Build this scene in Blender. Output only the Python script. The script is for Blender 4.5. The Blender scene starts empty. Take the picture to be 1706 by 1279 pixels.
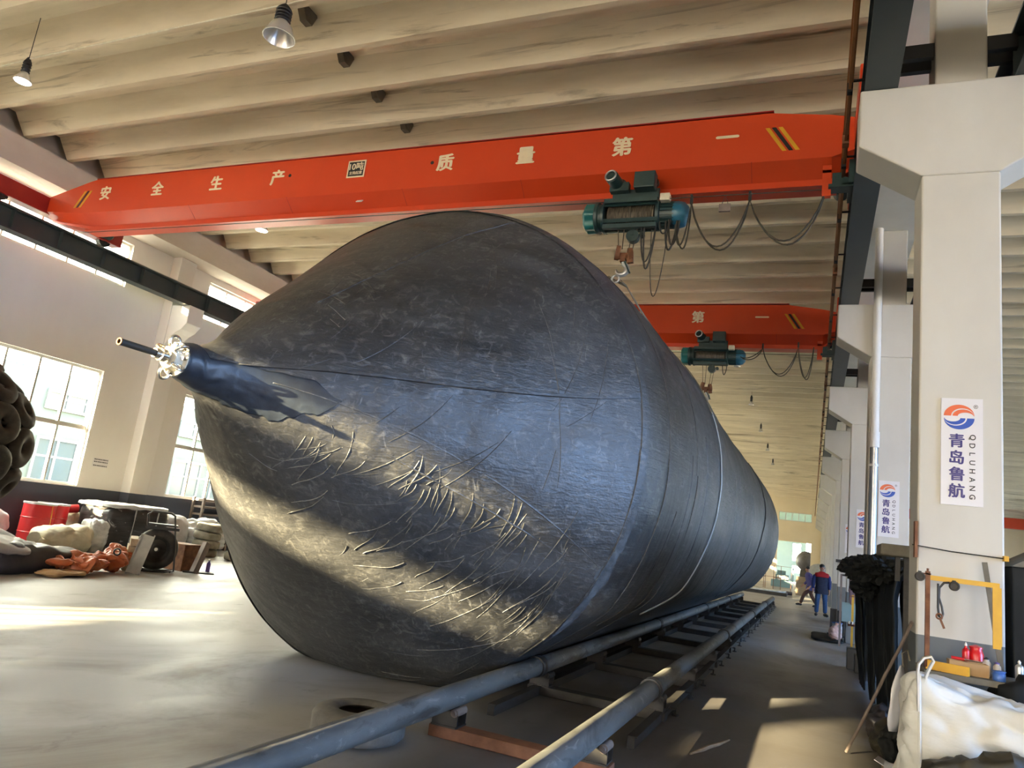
import bpy, bmesh, math, random
from mathutils import Vector, Matrix, noise
PI = math.pi
S = bpy.context.scene
COL = S.collection
random.seed(11)

# ------------------------------------------------------------------ camera
CAM_ROT = ((0.921107, -0.038287, 0.387422, 0.0), (0.369179, -0.229955, -0.900459, 0.0), (0.123566, 0.972448, -0.197679, 1.5), (0.0, 0.0, 0.0, 1.0))
cam_data = bpy.data.cameras.new('camera')
cam = bpy.data.objects.new('camera', cam_data)
COL.objects.link(cam)
cam_data.sensor_fit = 'HORIZONTAL'
cam_data.sensor_width = 36.0
cam_data.lens = 1213.396 / 1706.0 * 36.0
cam_data.clip_end = 400
cam.matrix_world = Matrix(CAM_ROT)
S.camera = cam
# ------------------------------------------------------------------ view
S.view_settings.view_transform = 'Standard'
S.view_settings.look = 'None'
S.view_settings.exposure = 1.6
S.view_settings.gamma = 1.0
S.view_settings.use_curve_mapping = False
S.cycles.use_denoising = True
S.cycles.max_bounces = 10
S.cycles.diffuse_bounces = 6
S.cycles.transparent_max_bounces = 16
S.cycles.sample_clamp_indirect = 8.0
S.cycles.caustics_reflective = False
S.cycles.caustics_refractive = False
# ------------------------------------------------------------------ sky and sun
SKY = 8.5
SUN_AZ, SUN_TAN = math.radians(29.0), 0.405
w = bpy.data.worlds.new('sky'); S.world = w; w.use_nodes = True
wn = w.node_tree.nodes; wl = w.node_tree.links
bg = wn['Background']; bg.inputs[1].default_value = SKY
tc = wn.new('ShaderNodeTexCoord'); sx = wn.new('ShaderNodeSeparateXYZ'); wl.new(tc.outputs['Generated'], sx.inputs[0])
# hazy warm-white sky on the sun's side (-x), clear blue on the far side (+x)
mr = wn.new('ShaderNodeMapRange'); mr.inputs['From Min'].default_value = 0.15; mr.inputs['From Max'].default_value = 0.85
wl.new(sx.outputs[0], mr.inputs['Value'])
rp = wn.new('ShaderNodeValToRGB'); wl.new(mr.outputs[0], rp.inputs[0]); wl.new(rp.outputs[0], bg.inputs[0])
rp.color_ramp.elements[0].color = (1.2, 1.10, 0.93, 1); rp.color_ramp.elements[1].color = (0.30, 0.57, 1.08, 1)
sd = bpy.data.lights.new('sun', 'SUN'); sd.energy = 40.0; sd.angle = math.radians(0.6); sd.color = (1.0, 0.74, 0.45)
so = bpy.data.objects.new('sun', sd); COL.objects.link(so)
el = math.atan(SUN_TAN * math.sin(SUN_AZ))
sdir = Vector((math.sin(SUN_AZ) * math.cos(el), math.cos(SUN_AZ) * math.cos(el), -math.sin(el)))
so.rotation_euler = sdir.to_track_quat('-Z', 'Y').to_euler()
so.location = (-40, -40, 25)

def portal(loc, size_y, size_z, direction):
    """daylight portal filling one opening: guides sky light through it, gives off none itself"""
    ld = bpy.data.lights.new('sky_portal', 'AREA'); ld.shape = 'RECTANGLE'
    ld.size = size_y; ld.size_y = size_z; ld.cycles.is_portal = True
    o = bpy.data.objects.new('sky_portal', ld); COL.objects.link(o)
    o.location = loc
    o.rotation_euler = Vector(direction).to_track_quat('-Z', 'Z').to_euler() if abs(direction[2]) < .9 else (0, 0, 0)
    return o

# ------------------------------------------------------------------ materials
def mat(name, c1, c2=None, rough=0.6, metal=0.0, scale=(3, 3, 3), detail=6, lo=0.35, hi=0.65, bump=0.0, bscale=None,
        rough2=None, spec=0.5, emit=None, dist=0.0, coat=0.0):
    m = bpy.data.materials.new(name); m.use_nodes = True
    nt = m.node_tree; N = nt.nodes; L = nt.links
    b = N['Principled BSDF']
    b.inputs['Roughness'].default_value = rough; b.inputs['Metallic'].default_value = metal
    b.inputs['Specular IOR Level'].default_value = spec
    b.inputs['Base Color'].default_value = (*c1, 1)
    if coat: b.inputs['Coat Weight'].default_value = coat
    if c2 is not None or bump or rough2 is not None:
        t = N.new('ShaderNodeTexCoord'); mp = N.new('ShaderNodeMapping'); mp.inputs['Scale'].default_value = scale
        L.new(t.outputs['Object'], mp.inputs[0])
        nz = N.new('ShaderNodeTexNoise'); nz.inputs['Scale'].default_value = 1.0; nz.inputs['Detail'].default_value = detail
        nz.inputs['Roughness'].default_value = 0.6; nz.inputs['Distortion'].default_value = dist
        L.new(mp.outputs[0], nz.inputs['Vector'])
        r = N.new('ShaderNodeValToRGB'); L.new(nz.outputs['Fac'], r.inputs[0])
        r.color_ramp.elements[0].position = lo; r.color_ramp.elements[1].position = hi
        r.color_ramp.elements[0].color = (*c1, 1); r.color_ramp.elements[1].color = (*(c2 or c1), 1)
        L.new(r.outputs[0], b.inputs['Base Color'])
        if rough2 is not None:
            mr = N.new('ShaderNodeMapRange'); mr.inputs['From Min'].default_value = lo; mr.inputs['From Max'].default_value = hi
            mr.inputs['To Min'].default_value = rough; mr.inputs['To Max'].default_value = rough2
            L.new(nz.outputs['Fac'], mr.inputs['Value']); L.new(mr.outputs[0], b.inputs['Roughness'])
        if bump:
            n2 = nz
            if bscale:
                mp2 = N.new('ShaderNodeMapping'); mp2.inputs['Scale'].default_value = bscale; L.new(t.outputs['Object'], mp2.inputs[0])
                n2 = N.new('ShaderNodeTexNoise'); n2.inputs['Scale'].default_value = 1.0; n2.inputs['Detail'].default_value = 4
                L.new(mp2.outputs[0], n2.inputs['Vector'])
            bp = N.new('ShaderNodeBump'); bp.inputs['Strength'].default_value = bump; bp.inputs['Distance'].default_value = 0.02
            L.new(n2.outputs['Fac'], bp.inputs['Height']); L.new(bp.outputs[0], b.inputs['Normal'])
    if emit:
        b.inputs['Emission Color'].default_value = (*emit[0], 1); b.inputs['Emission Strength'].default_value = emit[1]
    return m

def overlay(m, c, scale, lo, hi, dist=0.0, detail=8, amount=1.0):
    """a second noise-shaped stain colour mixed over a material's base colour"""
    nt = m.node_tree; N = nt.nodes; L = nt.links; b = N['Principled BSDF']
    src = b.inputs['Base Color'].links[0].from_socket
    t = N.new('ShaderNodeTexCoord'); mp = N.new('ShaderNodeMapping'); mp.inputs['Scale'].default_value = scale
    L.new(t.outputs['Object'], mp.inputs[0])
    nz = N.new('ShaderNodeTexNoise'); nz.inputs['Scale'].default_value = 1.0; nz.inputs['Detail'].default_value = detail
    nz.inputs['Distortion'].default_value = dist; nz.inputs['Roughness'].default_value = 0.65
    L.new(mp.outputs[0], nz.inputs['Vector'])
    mr = N.new('ShaderNodeMapRange'); mr.inputs['From Min'].default_value = lo; mr.inputs['From Max'].default_value = hi
    mr.inputs['To Max'].default_value = amount
    L.new(nz.outputs['Fac'], mr.inputs['Value'])
    mx = N.new('ShaderNodeMix'); mx.data_type = 'RGBA'
    L.new(mr.outputs[0], mx.inputs['Factor']); L.new(src, mx.inputs[6]); mx.inputs[7].default_value = (*c, 1)
    L.new(mx.outputs[2], b.inputs['Base Color'])
    return m

def dado(m, z, c):
    """paint below height z in colour c (a painted dado)"""
    nt = m.node_tree; N = nt.nodes; L = nt.links; b = N['Principled BSDF']
    src = b.inputs['Base Color'].links[0].from_socket
    t = N.new('ShaderNodeTexCoord'); s = N.new('ShaderNodeSeparateXYZ'); L.new(t.outputs['Object'], s.inputs[0])
    lt = N.new('ShaderNodeMath'); lt.operation = 'LESS_THAN'; lt.inputs[1].default_value = z; L.new(s.outputs[2], lt.inputs[0])
    mx = N.new('ShaderNodeMix'); mx.data_type = 'RGBA'
    L.new(lt.outputs[0], mx.inputs['Factor']); L.new(src, mx.inputs[6]); mx.inputs[7].default_value = (*c, 1)
    L.new(mx.outputs[2], b.inputs['Base Color'])
    return m

def glass_mat(name, tint=(0.93, 0.98, 0.97), gloss=0.08):
    m = bpy.data.materials.new(name); m.use_nodes = True
    nt = m.node_tree; N = nt.nodes; L = nt.links
    N.remove(N['Principled BSDF'])
    tr = N.new('ShaderNodeBsdfTransparent'); tr.inputs[0].default_value = (*tint, 1)
    gl = N.new('ShaderNodeBsdfGlossy'); gl.inputs['Roughness'].default_value = 0.03
    mx = N.new('ShaderNodeMixShader'); mx.inputs[0].default_value = gloss
    L.new(tr.outputs[0], mx.inputs[1]); L.new(gl.outputs[0], mx.inputs[2]); L.new(mx.outputs[0], N['Material Output'].inputs[0])
    return m

M = {}
M['wall'] = dado(mat('white_wall_paint', (0.77, 0.74, 0.70), (0.83, 0.805, 0.77), 0.75, scale=(.6, .6, .3), bump=.05), 1.28, (0.075, 0.085, 0.115))
M['wallfar'] = mat('cream_wall_paint', (0.80, 0.70, 0.50), (0.86, 0.77, 0.58), 0.8, scale=(.4, .4, .4))
M['column'] = dado(mat('column_paint', (0.555, 0.525, 0.46), (0.61, 0.585, 0.52), 0.55, scale=(1.2, 1.2, .7), bump=.06), 1.12, (0.13, 0.145, 0.15))
M['white'] = mat('white_paint', (0.74, 0.73, 0.69), (0.79, 0.78, 0.74), 0.5, scale=(2, 2, 2))
M['roof'] = overlay(overlay(mat('roof_concrete', (0.62, 0.535, 0.385), (0.84, 0.75, 0.575), 0.85, scale=(.35, 2.2, 2.2), lo=.3, hi=.7, bump=.25, bscale=(1.5, 9, 9)),
                    (0.16, 0.11, 0.06), (.22, 1.5, 4.0), .56, .74, 1.5), (0.62, 0.57, 0.46), (1.1, 3, 3), .55, .8, 0.5, amount=.6)
M['beam'] = mat('ledge_beam_concrete', (0.58, 0.51, 0.45), (0.68, 0.61, 0.55), 0.8, scale=(1, .5, 1), bump=.1)
M['diaphragm'] = mat('dark_diaphragm', (0.10, 0.085, 0.06), (0.15, 0.125, 0.09), 0.9, scale=(5, 5, 5))
M['floor'] = overlay(overlay(mat('floor_concrete', (0.34, 0.337, 0.33), (0.45, 0.446, 0.438), 0.40, scale=(.9, .35, 1), lo=.3, hi=.7, rough2=.62, bump=.04, bscale=(3, 14, 3), dist=.4),
                     (0.155, 0.125, 0.095), (.5, .32, .5), .5, .68, .8, amount=.75), (0.10, 0.085, 0.07), (2.2, 1.4, 1), .62, .74, 1.0, amount=.55)
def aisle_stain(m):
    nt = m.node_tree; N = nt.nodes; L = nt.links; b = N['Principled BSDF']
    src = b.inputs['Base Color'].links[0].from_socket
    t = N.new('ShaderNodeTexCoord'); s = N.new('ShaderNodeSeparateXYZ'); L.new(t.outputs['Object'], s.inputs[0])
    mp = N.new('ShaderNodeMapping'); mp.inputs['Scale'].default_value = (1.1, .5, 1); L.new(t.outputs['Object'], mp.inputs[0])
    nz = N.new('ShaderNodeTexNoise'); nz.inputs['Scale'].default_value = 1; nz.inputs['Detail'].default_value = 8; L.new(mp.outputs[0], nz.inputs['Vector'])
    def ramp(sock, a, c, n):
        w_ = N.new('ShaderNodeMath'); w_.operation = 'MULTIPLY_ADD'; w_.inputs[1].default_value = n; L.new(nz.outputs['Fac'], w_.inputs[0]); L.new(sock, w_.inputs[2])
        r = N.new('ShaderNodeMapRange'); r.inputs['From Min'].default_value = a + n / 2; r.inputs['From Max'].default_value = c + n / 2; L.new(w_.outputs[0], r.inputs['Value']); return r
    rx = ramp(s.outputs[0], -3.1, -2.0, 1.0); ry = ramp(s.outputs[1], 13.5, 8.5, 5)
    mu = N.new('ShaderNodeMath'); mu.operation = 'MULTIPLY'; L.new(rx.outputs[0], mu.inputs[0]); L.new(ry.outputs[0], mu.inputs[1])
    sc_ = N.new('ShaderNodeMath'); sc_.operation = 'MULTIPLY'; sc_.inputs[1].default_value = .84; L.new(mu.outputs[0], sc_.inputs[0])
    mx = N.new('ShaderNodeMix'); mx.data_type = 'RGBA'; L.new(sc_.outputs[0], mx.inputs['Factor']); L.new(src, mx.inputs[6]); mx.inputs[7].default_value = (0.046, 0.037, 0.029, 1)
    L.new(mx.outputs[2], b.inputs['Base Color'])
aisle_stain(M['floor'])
M['red'] = mat('crane_red_paint', (0.60, 0.055, 0.014), (0.66, 0.07, 0.018), 0.32, scale=(.5, .5, .5), spec=.5)
M['darkred'] = mat('dark_red_paint', (0.30, 0.015, 0.015), (0.36, 0.025, 0.02), 0.4, scale=(2, 2, 2))
M['cream'] = mat('cream_letter_paint', (0.82, 0.70, 0.48), None, 0.5)
M['yellow'] = mat('yellow_paint', (0.72, 0.40, 0.02), (0.62, 0.33, 0.02), 0.45, scale=(6, 6, 6))
M['black'] = mat('black_paint', (0.012, 0.012, 0.013), None, 0.45)
M['steelgreen'] = mat('runway_green_paint', (0.028, 0.042, 0.045), (0.045, 0.06, 0.062), 0.45, scale=(1, .6, 1), spec=.5)
M['railsteel'] = mat('bright_rail_steel', (0.62, 0.61, 0.58), (0.4, 0.38, 0.35), 0.35, metal=.8, scale=(8, 2, 8))
M['teal'] = mat('hoist_teal_paint', (0.012, 0.12, 0.125), (0.02, 0.16, 0.16), 0.4, scale=(5, 5, 5))
M['darkteal'] = mat('hoist_dark_teal', (0.012, 0.035, 0.036), (0.02, 0.05, 0.05), 0.45, scale=(7, 7, 7))
M['motorblue'] = mat('motor_blue_paint', (0.015, 0.10, 0.17), (0.02, 0.13, 0.2), 0.4, scale=(5, 5, 5))
M['rope'] = mat('greasy_wire_rope', (0.045, 0.038, 0.028), (0.16, 0.13, 0.09), 0.5, metal=.4, scale=(60, 9, 9))
M['rust'] = mat('rusty_steel', (0.13, 0.045, 0.02), (0.25, 0.11, 0.05), 0.75, scale=(9, 9, 9), bump=.2)
M['copper'] = mat('conductor_bar_orange', (0.30, 0.12, 0.035), (0.38, 0.17, 0.06), 0.5, scale=(4, 4, 4))
M['cable'] = mat('black_cable', (0.03, 0.026, 0.02), None, 0.6)
M['cablebrown'] = mat('olive_cable', (0.03, 0.024, 0.010), None, 0.6)
M['pipe'] = overlay(overlay(mat('worn_roller_steel', (0.075, 0.076, 0.072), (0.17, 0.17, 0.16), 0.5, metal=.1, spec=.45, scale=(5, 1.3, 5), lo=.3, hi=.7, rough2=.62, bump=.15, bscale=(20, 6, 20)), (0.30, 0.295, 0.27), (9, 4, 9), .58, .68, 1.2, amount=.7), (0.04, 0.036, 0.03), (6, 1.6, 6), .53, .63, .8, amount=.8)
M['frame'] = mat('dark_frame_steel', (0.028, 0.027, 0.026), (0.06, 0.055, 0.05), 0.6, metal=.3, scale=(6, 3, 6))
M['ruststeel'] = mat('red_oxide_beam', (0.15, 0.055, 0.026), (0.26, 0.115, 0.06), 0.6, scale=(6, 6, 6), bump=.1)
M['chrome'] = mat('bright_nickel', (0.75, 0.73, 0.68), (0.5, 0.48, 0.44), 0.22, metal=.95, scale=(15, 15, 15))
M['creamfit'] = mat('cream_coated_fitting', (0.78, 0.73, 0.58), (0.6, 0.55, 0.42), 0.45, scale=(9, 9, 9))
M['glass'] = glass_mat('window_glass')
M['alu'] = mat('aluminium_frame', (0.58, 0.57, 0.54), (0.66, 0.65, 0.62), 0.45, metal=.2, scale=(4, 4, 4))
M['creamframe'] = mat('warm_window_reveal', (0.78, 0.70, 0.52), None, 0.6)
M['rubber'] = mat('black_rubber', (0.016, 0.016, 0.017), (0.035, 0.034, 0.033), 0.55, scale=(5, 5, 5), bump=.15)
M['sheet'] = mat('matte_black_rubber_sheet', (0.008, 0.009, 0.009), (0.018, 0.019, 0.018), 0.7, spec=.2, scale=(3, 3, 3), bump=.2, bscale=(9, 9, 9))
M['tyre'] = mat('weathered_tyre', (0.022, 0.019, 0.016), (0.05, 0.042, 0.034), 0.7, scale=(8, 8, 8), bump=.2)
M['greytyre'] = mat('grey_worn_tyre', (0.085, 0.08, 0.07), (0.15, 0.14, 0.125), 0.8, scale=(8, 8, 8), bump=.2)
M['dustytyre'] = mat('dusty_tyre', (0.24, 0.22, 0.17), (0.36, 0.33, 0.26), 0.85, scale=(8, 8, 8), bump=.2)
M['tarp'] = mat('charcoal_tarpaulin', (0.03, 0.026, 0.028), (0.055, 0.048, 0.05), 0.5, scale=(4, 4, 4), bump=.15)
M['olivetarp'] = mat('dark_olive_tarpaulin', (0.022, 0.02, 0.012), (0.05, 0.042, 0.025), 0.55, scale=(5, 5, 5), bump=.2)
M['greytarp'] = mat('grey_tarpaulin', (0.30, 0.27, 0.245), (0.38, 0.34, 0.31), 0.6, scale=(4, 4, 4))
M['orange'] = mat('orange_tarpaulin', (0.50, 0.10, 0.028), (0.56, 0.20, 0.09), 0.5, scale=(5, 5, 5), bump=.2)
M['sack'] = mat('woven_white_sack', (0.66, 0.64, 0.57), (0.74, 0.72, 0.66), 0.7, scale=(4, 4, 4), bump=.45, bscale=(5, 5, 14))
M['creamsack'] = mat('cream_woven_sack', (0.52, 0.47, 0.34), (0.64, 0.59, 0.46), 0.75, scale=(5, 5, 5), bump=.7, bscale=(6, 6, 22))
M['whitesack'] = mat('violet_white_sack', (0.56, 0.55, 0.60), (0.66, 0.64, 0.69), 0.7, scale=(5, 5, 5), bump=.5, bscale=(6, 6, 16))
M['wrap'] = mat('crinkled_stretch_wrap', (0.50, 0.52, 0.51), (0.80, 0.82, 0.82), 0.25, scale=(4, 4, 9), bump=.5, bscale=(7, 7, 22), lo=.3, hi=.7)
M['wrapdark'] = overlay(mat('black_sheets_under_wrap', (0.022, 0.021, 0.022), (0.055, 0.05, 0.05), 0.3, scale=(.8, .8, 14), lo=.3, hi=.7, bump=.4, bscale=(2, 2, 26)),
                        (0.55, 0.57, 0.57), (3.0, 3.0, 5.0), .60, .72, 1.5)
M['reddrum'] = mat('red_drum_paint', (0.58, 0.02, 0.03), (0.65, 0.03, 0.035), 0.35, scale=(4, 4, 4))
M['drumlid'] = mat('silver_drum_lid', (0.6, 0.6, 0.62), (0.7, 0.7, 0.72), 0.35, metal=.6, scale=(8, 8, 8))
M['wood'] = mat('raw_timber', (0.30, 0.23, 0.15), (0.40, 0.31, 0.21), 0.8, scale=(3, 22, 22))
M['olivewood'] = mat('olive_beam', (0.13, 0.115, 0.085), (0.18, 0.16, 0.12), 0.8, scale=(7, 7, 7))
M['card'] = mat('brown_cardboard', (0.42, 0.26, 0.12), (0.48, 0.31, 0.15), 0.8, scale=(7, 7, 7))
M['palegreysteel'] = mat('pale_grey_steel', (0.34, 0.34, 0.31), (0.42, 0.42, 0.39), 0.5, scale=(6, 6, 6))
M['brownsteel'] = mat('brown_steel', (0.16, 0.12, 0.10), (0.22, 0.17, 0.14), 0.6, scale=(6, 6, 6))
M['galv'] = mat('galvanised_pipe', (0.42, 0.43, 0.43), (0.55, 0.56, 0.56), 0.35, metal=.7, scale=(5, 5, 2))
M['signwhite'] = mat('sign_white', (0.72, 0.70, 0.71), None, 0.35)
M['signblue'] = mat('sign_blue', (0.022, 0.014, 0.16), None, 0.4)
M['logoblue'] = mat('logo_blue', (0.012, 0.075, 0.42), None, 0.4)
M['logoorange'] = mat('logo_orange', (0.72, 0.13, 0.04), None, 0.4)
M['redplastic'] = mat('red_plastic', (0.62, 0.01, 0.015), None, 0.3)
M['clearplastic'] = mat('milky_plastic', (0.55, 0.5, 0.45), None, 0.3)
M['purple'] = mat('purple_label', (0.14, 0.09, 0.36), None, 0.4)
M['bluelid'] = mat('blue_lid', (0.05, 0.14, 0.45), None, 0.4)
M['pink'] = mat('pink_plastic_bag', (0.62, 0.38, 0.32), (0.7, 0.5, 0.44), 0.4, scale=(8, 8, 8))
M['tealpanel'] = mat('teal_panel', (0.16, 0.27, 0.28), (0.2, 0.31, 0.32), 0.5, scale=(3, 3, 3))
M['farteal'] = mat('pale_teal_wall', (0.42, 0.58, 0.56), (0.46, 0.62, 0.60), 0.7, scale=(1, 1, 1))
M['mauve'] = mat('mauve_cloth', (0.16, 0.10, 0.12), (0.2, 0.13, 0.15), 0.8, scale=(9, 9, 9))
M['skin'] = mat('skin', (0.42, 0.22, 0.15), (0.48, 0.26, 0.18), 0.55, scale=(20, 20, 20))
M['hair'] = mat('dark_hair', (0.012, 0.010, 0.009), None, 0.6)
M['navy'] = mat('navy_workwear', (0.012, 0.018, 0.045), (0.02, 0.028, 0.065), 0.8, scale=(20, 20, 20))
M['redyoke'] = mat('red_workwear', (0.42, 0.012, 0.02), None, 0.8)
M['sleeveblue'] = mat('blue_sleeve', (0.016, 0.035, 0.16), None, 0.8)
M['jeans'] = mat('blue_jeans', (0.02, 0.06, 0.17), (0.03, 0.09, 0.22), 0.85, scale=(20, 20, 20))
M['violetjacket'] = mat('violet_blue_jacket', (0.06, 0.06, 0.24), (0.08, 0.08, 0.28), 0.8, scale=(20, 20, 20))
M['brownpants'] = mat('maroon_trousers', (0.07, 0.03, 0.022), (0.09, 0.042, 0.03), 0.85, scale=(20, 20, 20))
M['shoe'] = mat('dark_shoe', (0.015, 0.016, 0.022), None, 0.6)
M['outwall'] = mat('pale_outside_wall', (0.066, 0.082, 0.068), (0.075, 0.093, 0.078), 0.8, scale=(.5, .5, .5))
M['outframe'] = mat('outside_window_frame', (0.13, 0.135, 0.14), None, 0.5)
M['outpane'] = mat('outside_window_pane', (0.042, 0.058, 0.062), None, 0.15)
M['yard'] = mat('yard_concrete', (0.34, 0.33, 0.31), (0.4, 0.39, 0.37), 0.9, scale=(.3, .3, .3))
M['lampshade'] = mat('lamp_reflector', (0.75, 0.73, 0.72), None, 0.25, metal=.6)
M['lampglow'] = mat('lamp_lens', (0.9, 0.9, 0.9), None, 0.3, emit=((1, .98, .95), 2.0))
M['sling'] = mat('grey_beige_webbing', (0.16, 0.135, 0.09), (0.27, 0.235, 0.17), 0.75, scale=(14, 14, 14))
M['paleline'] = mat('pale_webbing', (0.62, 0.64, 0.64), None, 0.6)

# airbag rubberised fabric
def bag_material():
    m = mat('rubberised_fabric', (0.016, 0.0165, 0.017), (0.050, 0.050, 0.049), 0.43, scale=(.9, .7, 2.0), detail=10, lo=.36, hi=.68, rough2=.58, dist=.8)
    overlay(m, (0.17, 0.165, 0.15), (9.0, 3.0, 11), .52, .78, 1.6, detail=12, amount=.8)
    overlay(m, (0.22, 0.22, 0.21), (30.0, 5.0, 8), .60, .74, .8, detail=10, amount=.65)
    overlay(m, (0.010, 0.011, 0.012), (.6, .5, .7), .54, .70, .5, amount=.7)
    overlay(m, (0.010, 0.010, 0.011), (30, 9, 30), .55, .68, .4, amount=.55)
    nt = m.node_tree; N = nt.nodes; L = nt.links; b = N['Principled BSDF']; b.inputs['Specular IOR Level'].default_value = .75
    t = N.new('ShaderNodeTexCoord')
    def nz(scale, detail, dist=0.0):
        mp = N.new('ShaderNodeMapping'); mp.inputs['Scale'].default_value = scale; L.new(t.outputs['Object'], mp.inputs[0])
        n = N.new('ShaderNodeTexNoise'); n.inputs['Scale'].default_value = 1; n.inputs['Detail'].default_value = detail
        n.inputs['Distortion'].default_value = dist; L.new(mp.outputs[0], n.inputs['Vector']); return n
    a1 = nz((.9, 2.4, .9), 3); a2 = nz((9, 2.5, 30), 6, .8); a3 = nz((55, 40, 55), 3)
    prev = None
    for n, st, di in ((a1, .45, .12), (a2, .28, .02), (a3, .38, .006)):
        bp = N.new('ShaderNodeBump'); bp.inputs['Strength'].default_value = st; bp.inputs['Distance'].default_value = di
        L.new(n.outputs['Fac'], bp.inputs['Height'])
        if prev: L.new(prev.outputs[0], bp.inputs['Normal'])
        prev = bp
    L.new(prev.outputs[0], b.inputs['Normal'])
    return m
M['bag'] = bag_material()
M['chalk'] = mat('pale_chalk_scuff', (0.04, 0.045, 0.05), (0.10, 0.112, 0.122), 0.8, scale=(14, 9, 14), bump=.3)
M['bagpatch'] = mat('blue_black_rubber_patch', (0.012, 0.016, 0.024), (0.026, 0.034, 0.046), 0.42, scale=(6, 6, 6), bump=.3)

# ------------------------------------------------------------------ mesh builder
class MB:
    def __init__(s): s.bm = bmesh.new()
    def quad(s, *ps): return s.bm.faces.new([s.bm.verts.new(p) for p in ps])
    def poly(s, ps): return s.bm.faces.new([s.bm.verts.new(p) for p in ps])
    def box(s, x0, x1, y0, y1, z0, z1):
        v = [s.bm.verts.new((x, y, z)) for x in (x0, x1) for y in (y0, y1) for z in (z0, z1)]
        for f in ((0, 1, 3, 2), (4, 6, 7, 5), (0, 4, 5, 1), (2, 3, 7, 6), (0, 2, 6, 4), (1, 5, 7, 3)): s.bm.faces.new([v[i] for i in f])
        return s
    def obox(s, p0, p1, wd, ht, up=(0, 0, 1)):
        """bar from p0 to p1 with a wd x ht section"""
        p0, p1, up = Vector(p0), Vector(p1), Vector(up); d = (p1 - p0).normalized()
        r = d.cross(up)
        if r.length < 1e-4: r = d.cross(Vector((1, 0, 0)))
        r.normalize(); u = r.cross(d)
        v = [s.bm.verts.new(p + r * a * wd / 2 + u * b * ht / 2) for p in (p0, p1) for a in (-1, 1) for b in (-1, 1)]
        for f in ((0, 1, 3, 2), (4, 6, 7, 5), (0, 4, 5, 1), (2, 3, 7, 6), (0, 2, 6, 4), (1, 5, 7, 3)): s.bm.faces.new([v[i] for i in f])
        return s
    def loft(s, rings, close=True, cap=True):
        vs = [[s.bm.verts.new(p) for p in r] for r in rings]; n = len(vs[0])
        for a, b in zip(vs, vs[1:]):
            for i in range(n if close else n - 1):
                j = (i + 1) % n; s.bm.faces.new((a[i], a[j], b[j], b[i]))
        if cap and close:
            s.bm.faces.new(vs[0][::-1]); s.bm.faces.new(vs[-1])
        return s
    def prism(s, pts, axis, a, b):
        """polygon pts (two coordinates) extruded along axis 0/1/2 from a to b"""
        def P(q, t):
            q = list(q); q.insert(axis, t); return q
        return s.loft([[P(q, a) for q in pts], [P(q, b) for q in pts]])
    def tube(s, pts, r, n=10, cap=True, closed=False):
        pts = [Vector(p) for p in pts]; rings = []
        m = len(pts); prev = None
        for i, p in enumerate(pts):
            if closed: d = (pts[(i + 1) % m] - pts[i - 1])
            else: d = (pts[min(i + 1, m - 1)] - pts[max(i - 1, 0)])
            d.normalize()
            if prev is None:
                u = d.cross(Vector((0, 0, 1)))
                if u.length < 1e-3: u = d.cross(Vector((1, 0, 0)))
            else: u = prev - d * prev.dot(d)
            u.normalize(); prev = u; v = d.cross(u)
            rr = r[i] if isinstance(r, (list, tuple)) else r
            rings.append([p + (u * math.cos(2 * PI * k / n) + v * math.sin(2 * PI * k / n)) * rr for k in range(n)])
        if closed:
            rings.append(rings[0])
        s.loft(rings, True, cap and not closed)
        return s
    def lathe(s, prof, origin, axis=(0, 0, 1), n=28, cap=True):
        o = Vector(origin); ax = Vector(axis).normalized()
        u = ax.cross(Vector((0, 0, 1)))
        if u.length < 1e-3: u = Vector((1, 0, 0))
        u.normalize(); v = ax.cross(u)
        s.loft([[o + ax * h + (u * math.cos(2 * PI * k / n) + v * math.sin(2 * PI * k / n)) * max(r, 1e-4) for k in range(n)] for r, h in prof], True, cap)
        return s
    def cyl(s, p0, p1, r, r1=None, n=20):
        p0, p1 = Vector(p0), Vector(p1)
        return s.lathe([(r, 0), (r if r1 is None else r1, (p1 - p0).length)], p0, p1 - p0, n)
    def torus(s, c, axis, R, r, n=32, m=12, squash=1.0):
        c = Vector(c); ax = Vector(axis).normalized(); u = ax.cross(Vector((0, 0, 1)))
        if u.length < 1e-3: u = Vector((1, 0, 0))
        u.normalize(); v = ax.cross(u); rings = []
        for i in range(n + 1):
            d = u * math.cos(2 * PI * i / n) + v * math.sin(2 * PI * i / n)
            rings.append([c + d * (R + r * math.cos(2 * PI * k / m)) + ax * r * squash * math.sin(2 * PI * k / m) for k in range(m)])
        return s.loft(rings, True, False)
    def blob(s, c, half, e=4.0, cuts=14, amp=.05, freq=2.0, seed=0, shear=None, warp=None, floor=True, crease=0.0):
        """boxy-to-round soft body: super-ellipsoid of exponent e with noise; floor keeps it above its own base"""
        c = Vector(c); half = Vector(half); b2 = bmesh.new()
        bmesh.ops.create_cube(b2, size=2.0)
        bmesh.ops.subdivide_edges(b2, edges=b2.edges[:], cuts=cuts, use_grid_fill=True)
        off = Vector((seed * 7.3, seed * 3.1, seed * 5.7))
        for v in b2.verts:
            p = v.co.copy(); nrm = (abs(p.x) ** e + abs(p.y) ** e + abs(p.z) ** e) ** (1 / e); p /= nrm
            q = Vector((p.x * half.x, p.y * half.y, p.z * half.z))
            n1 = noise.noise(q * freq + off); n2 = noise.noise(q * freq * 2.7 + off * 1.7); n3 = abs(noise.noise(q * freq * 1.6 + off * 2.3))
            if crease: n1 -= crease * (1 - min(1, abs(noise.noise(q * freq * 2.1 + off * 3.1)) * 5)) * .8
            q += p.normalized() * amp * (n1 * 1.1 + n2 * .45 - n3 * .8)
            if warp: q = warp(q)
            if floor and q.z < -half.z: q.z = -half.z
            v.co = c + q
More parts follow.
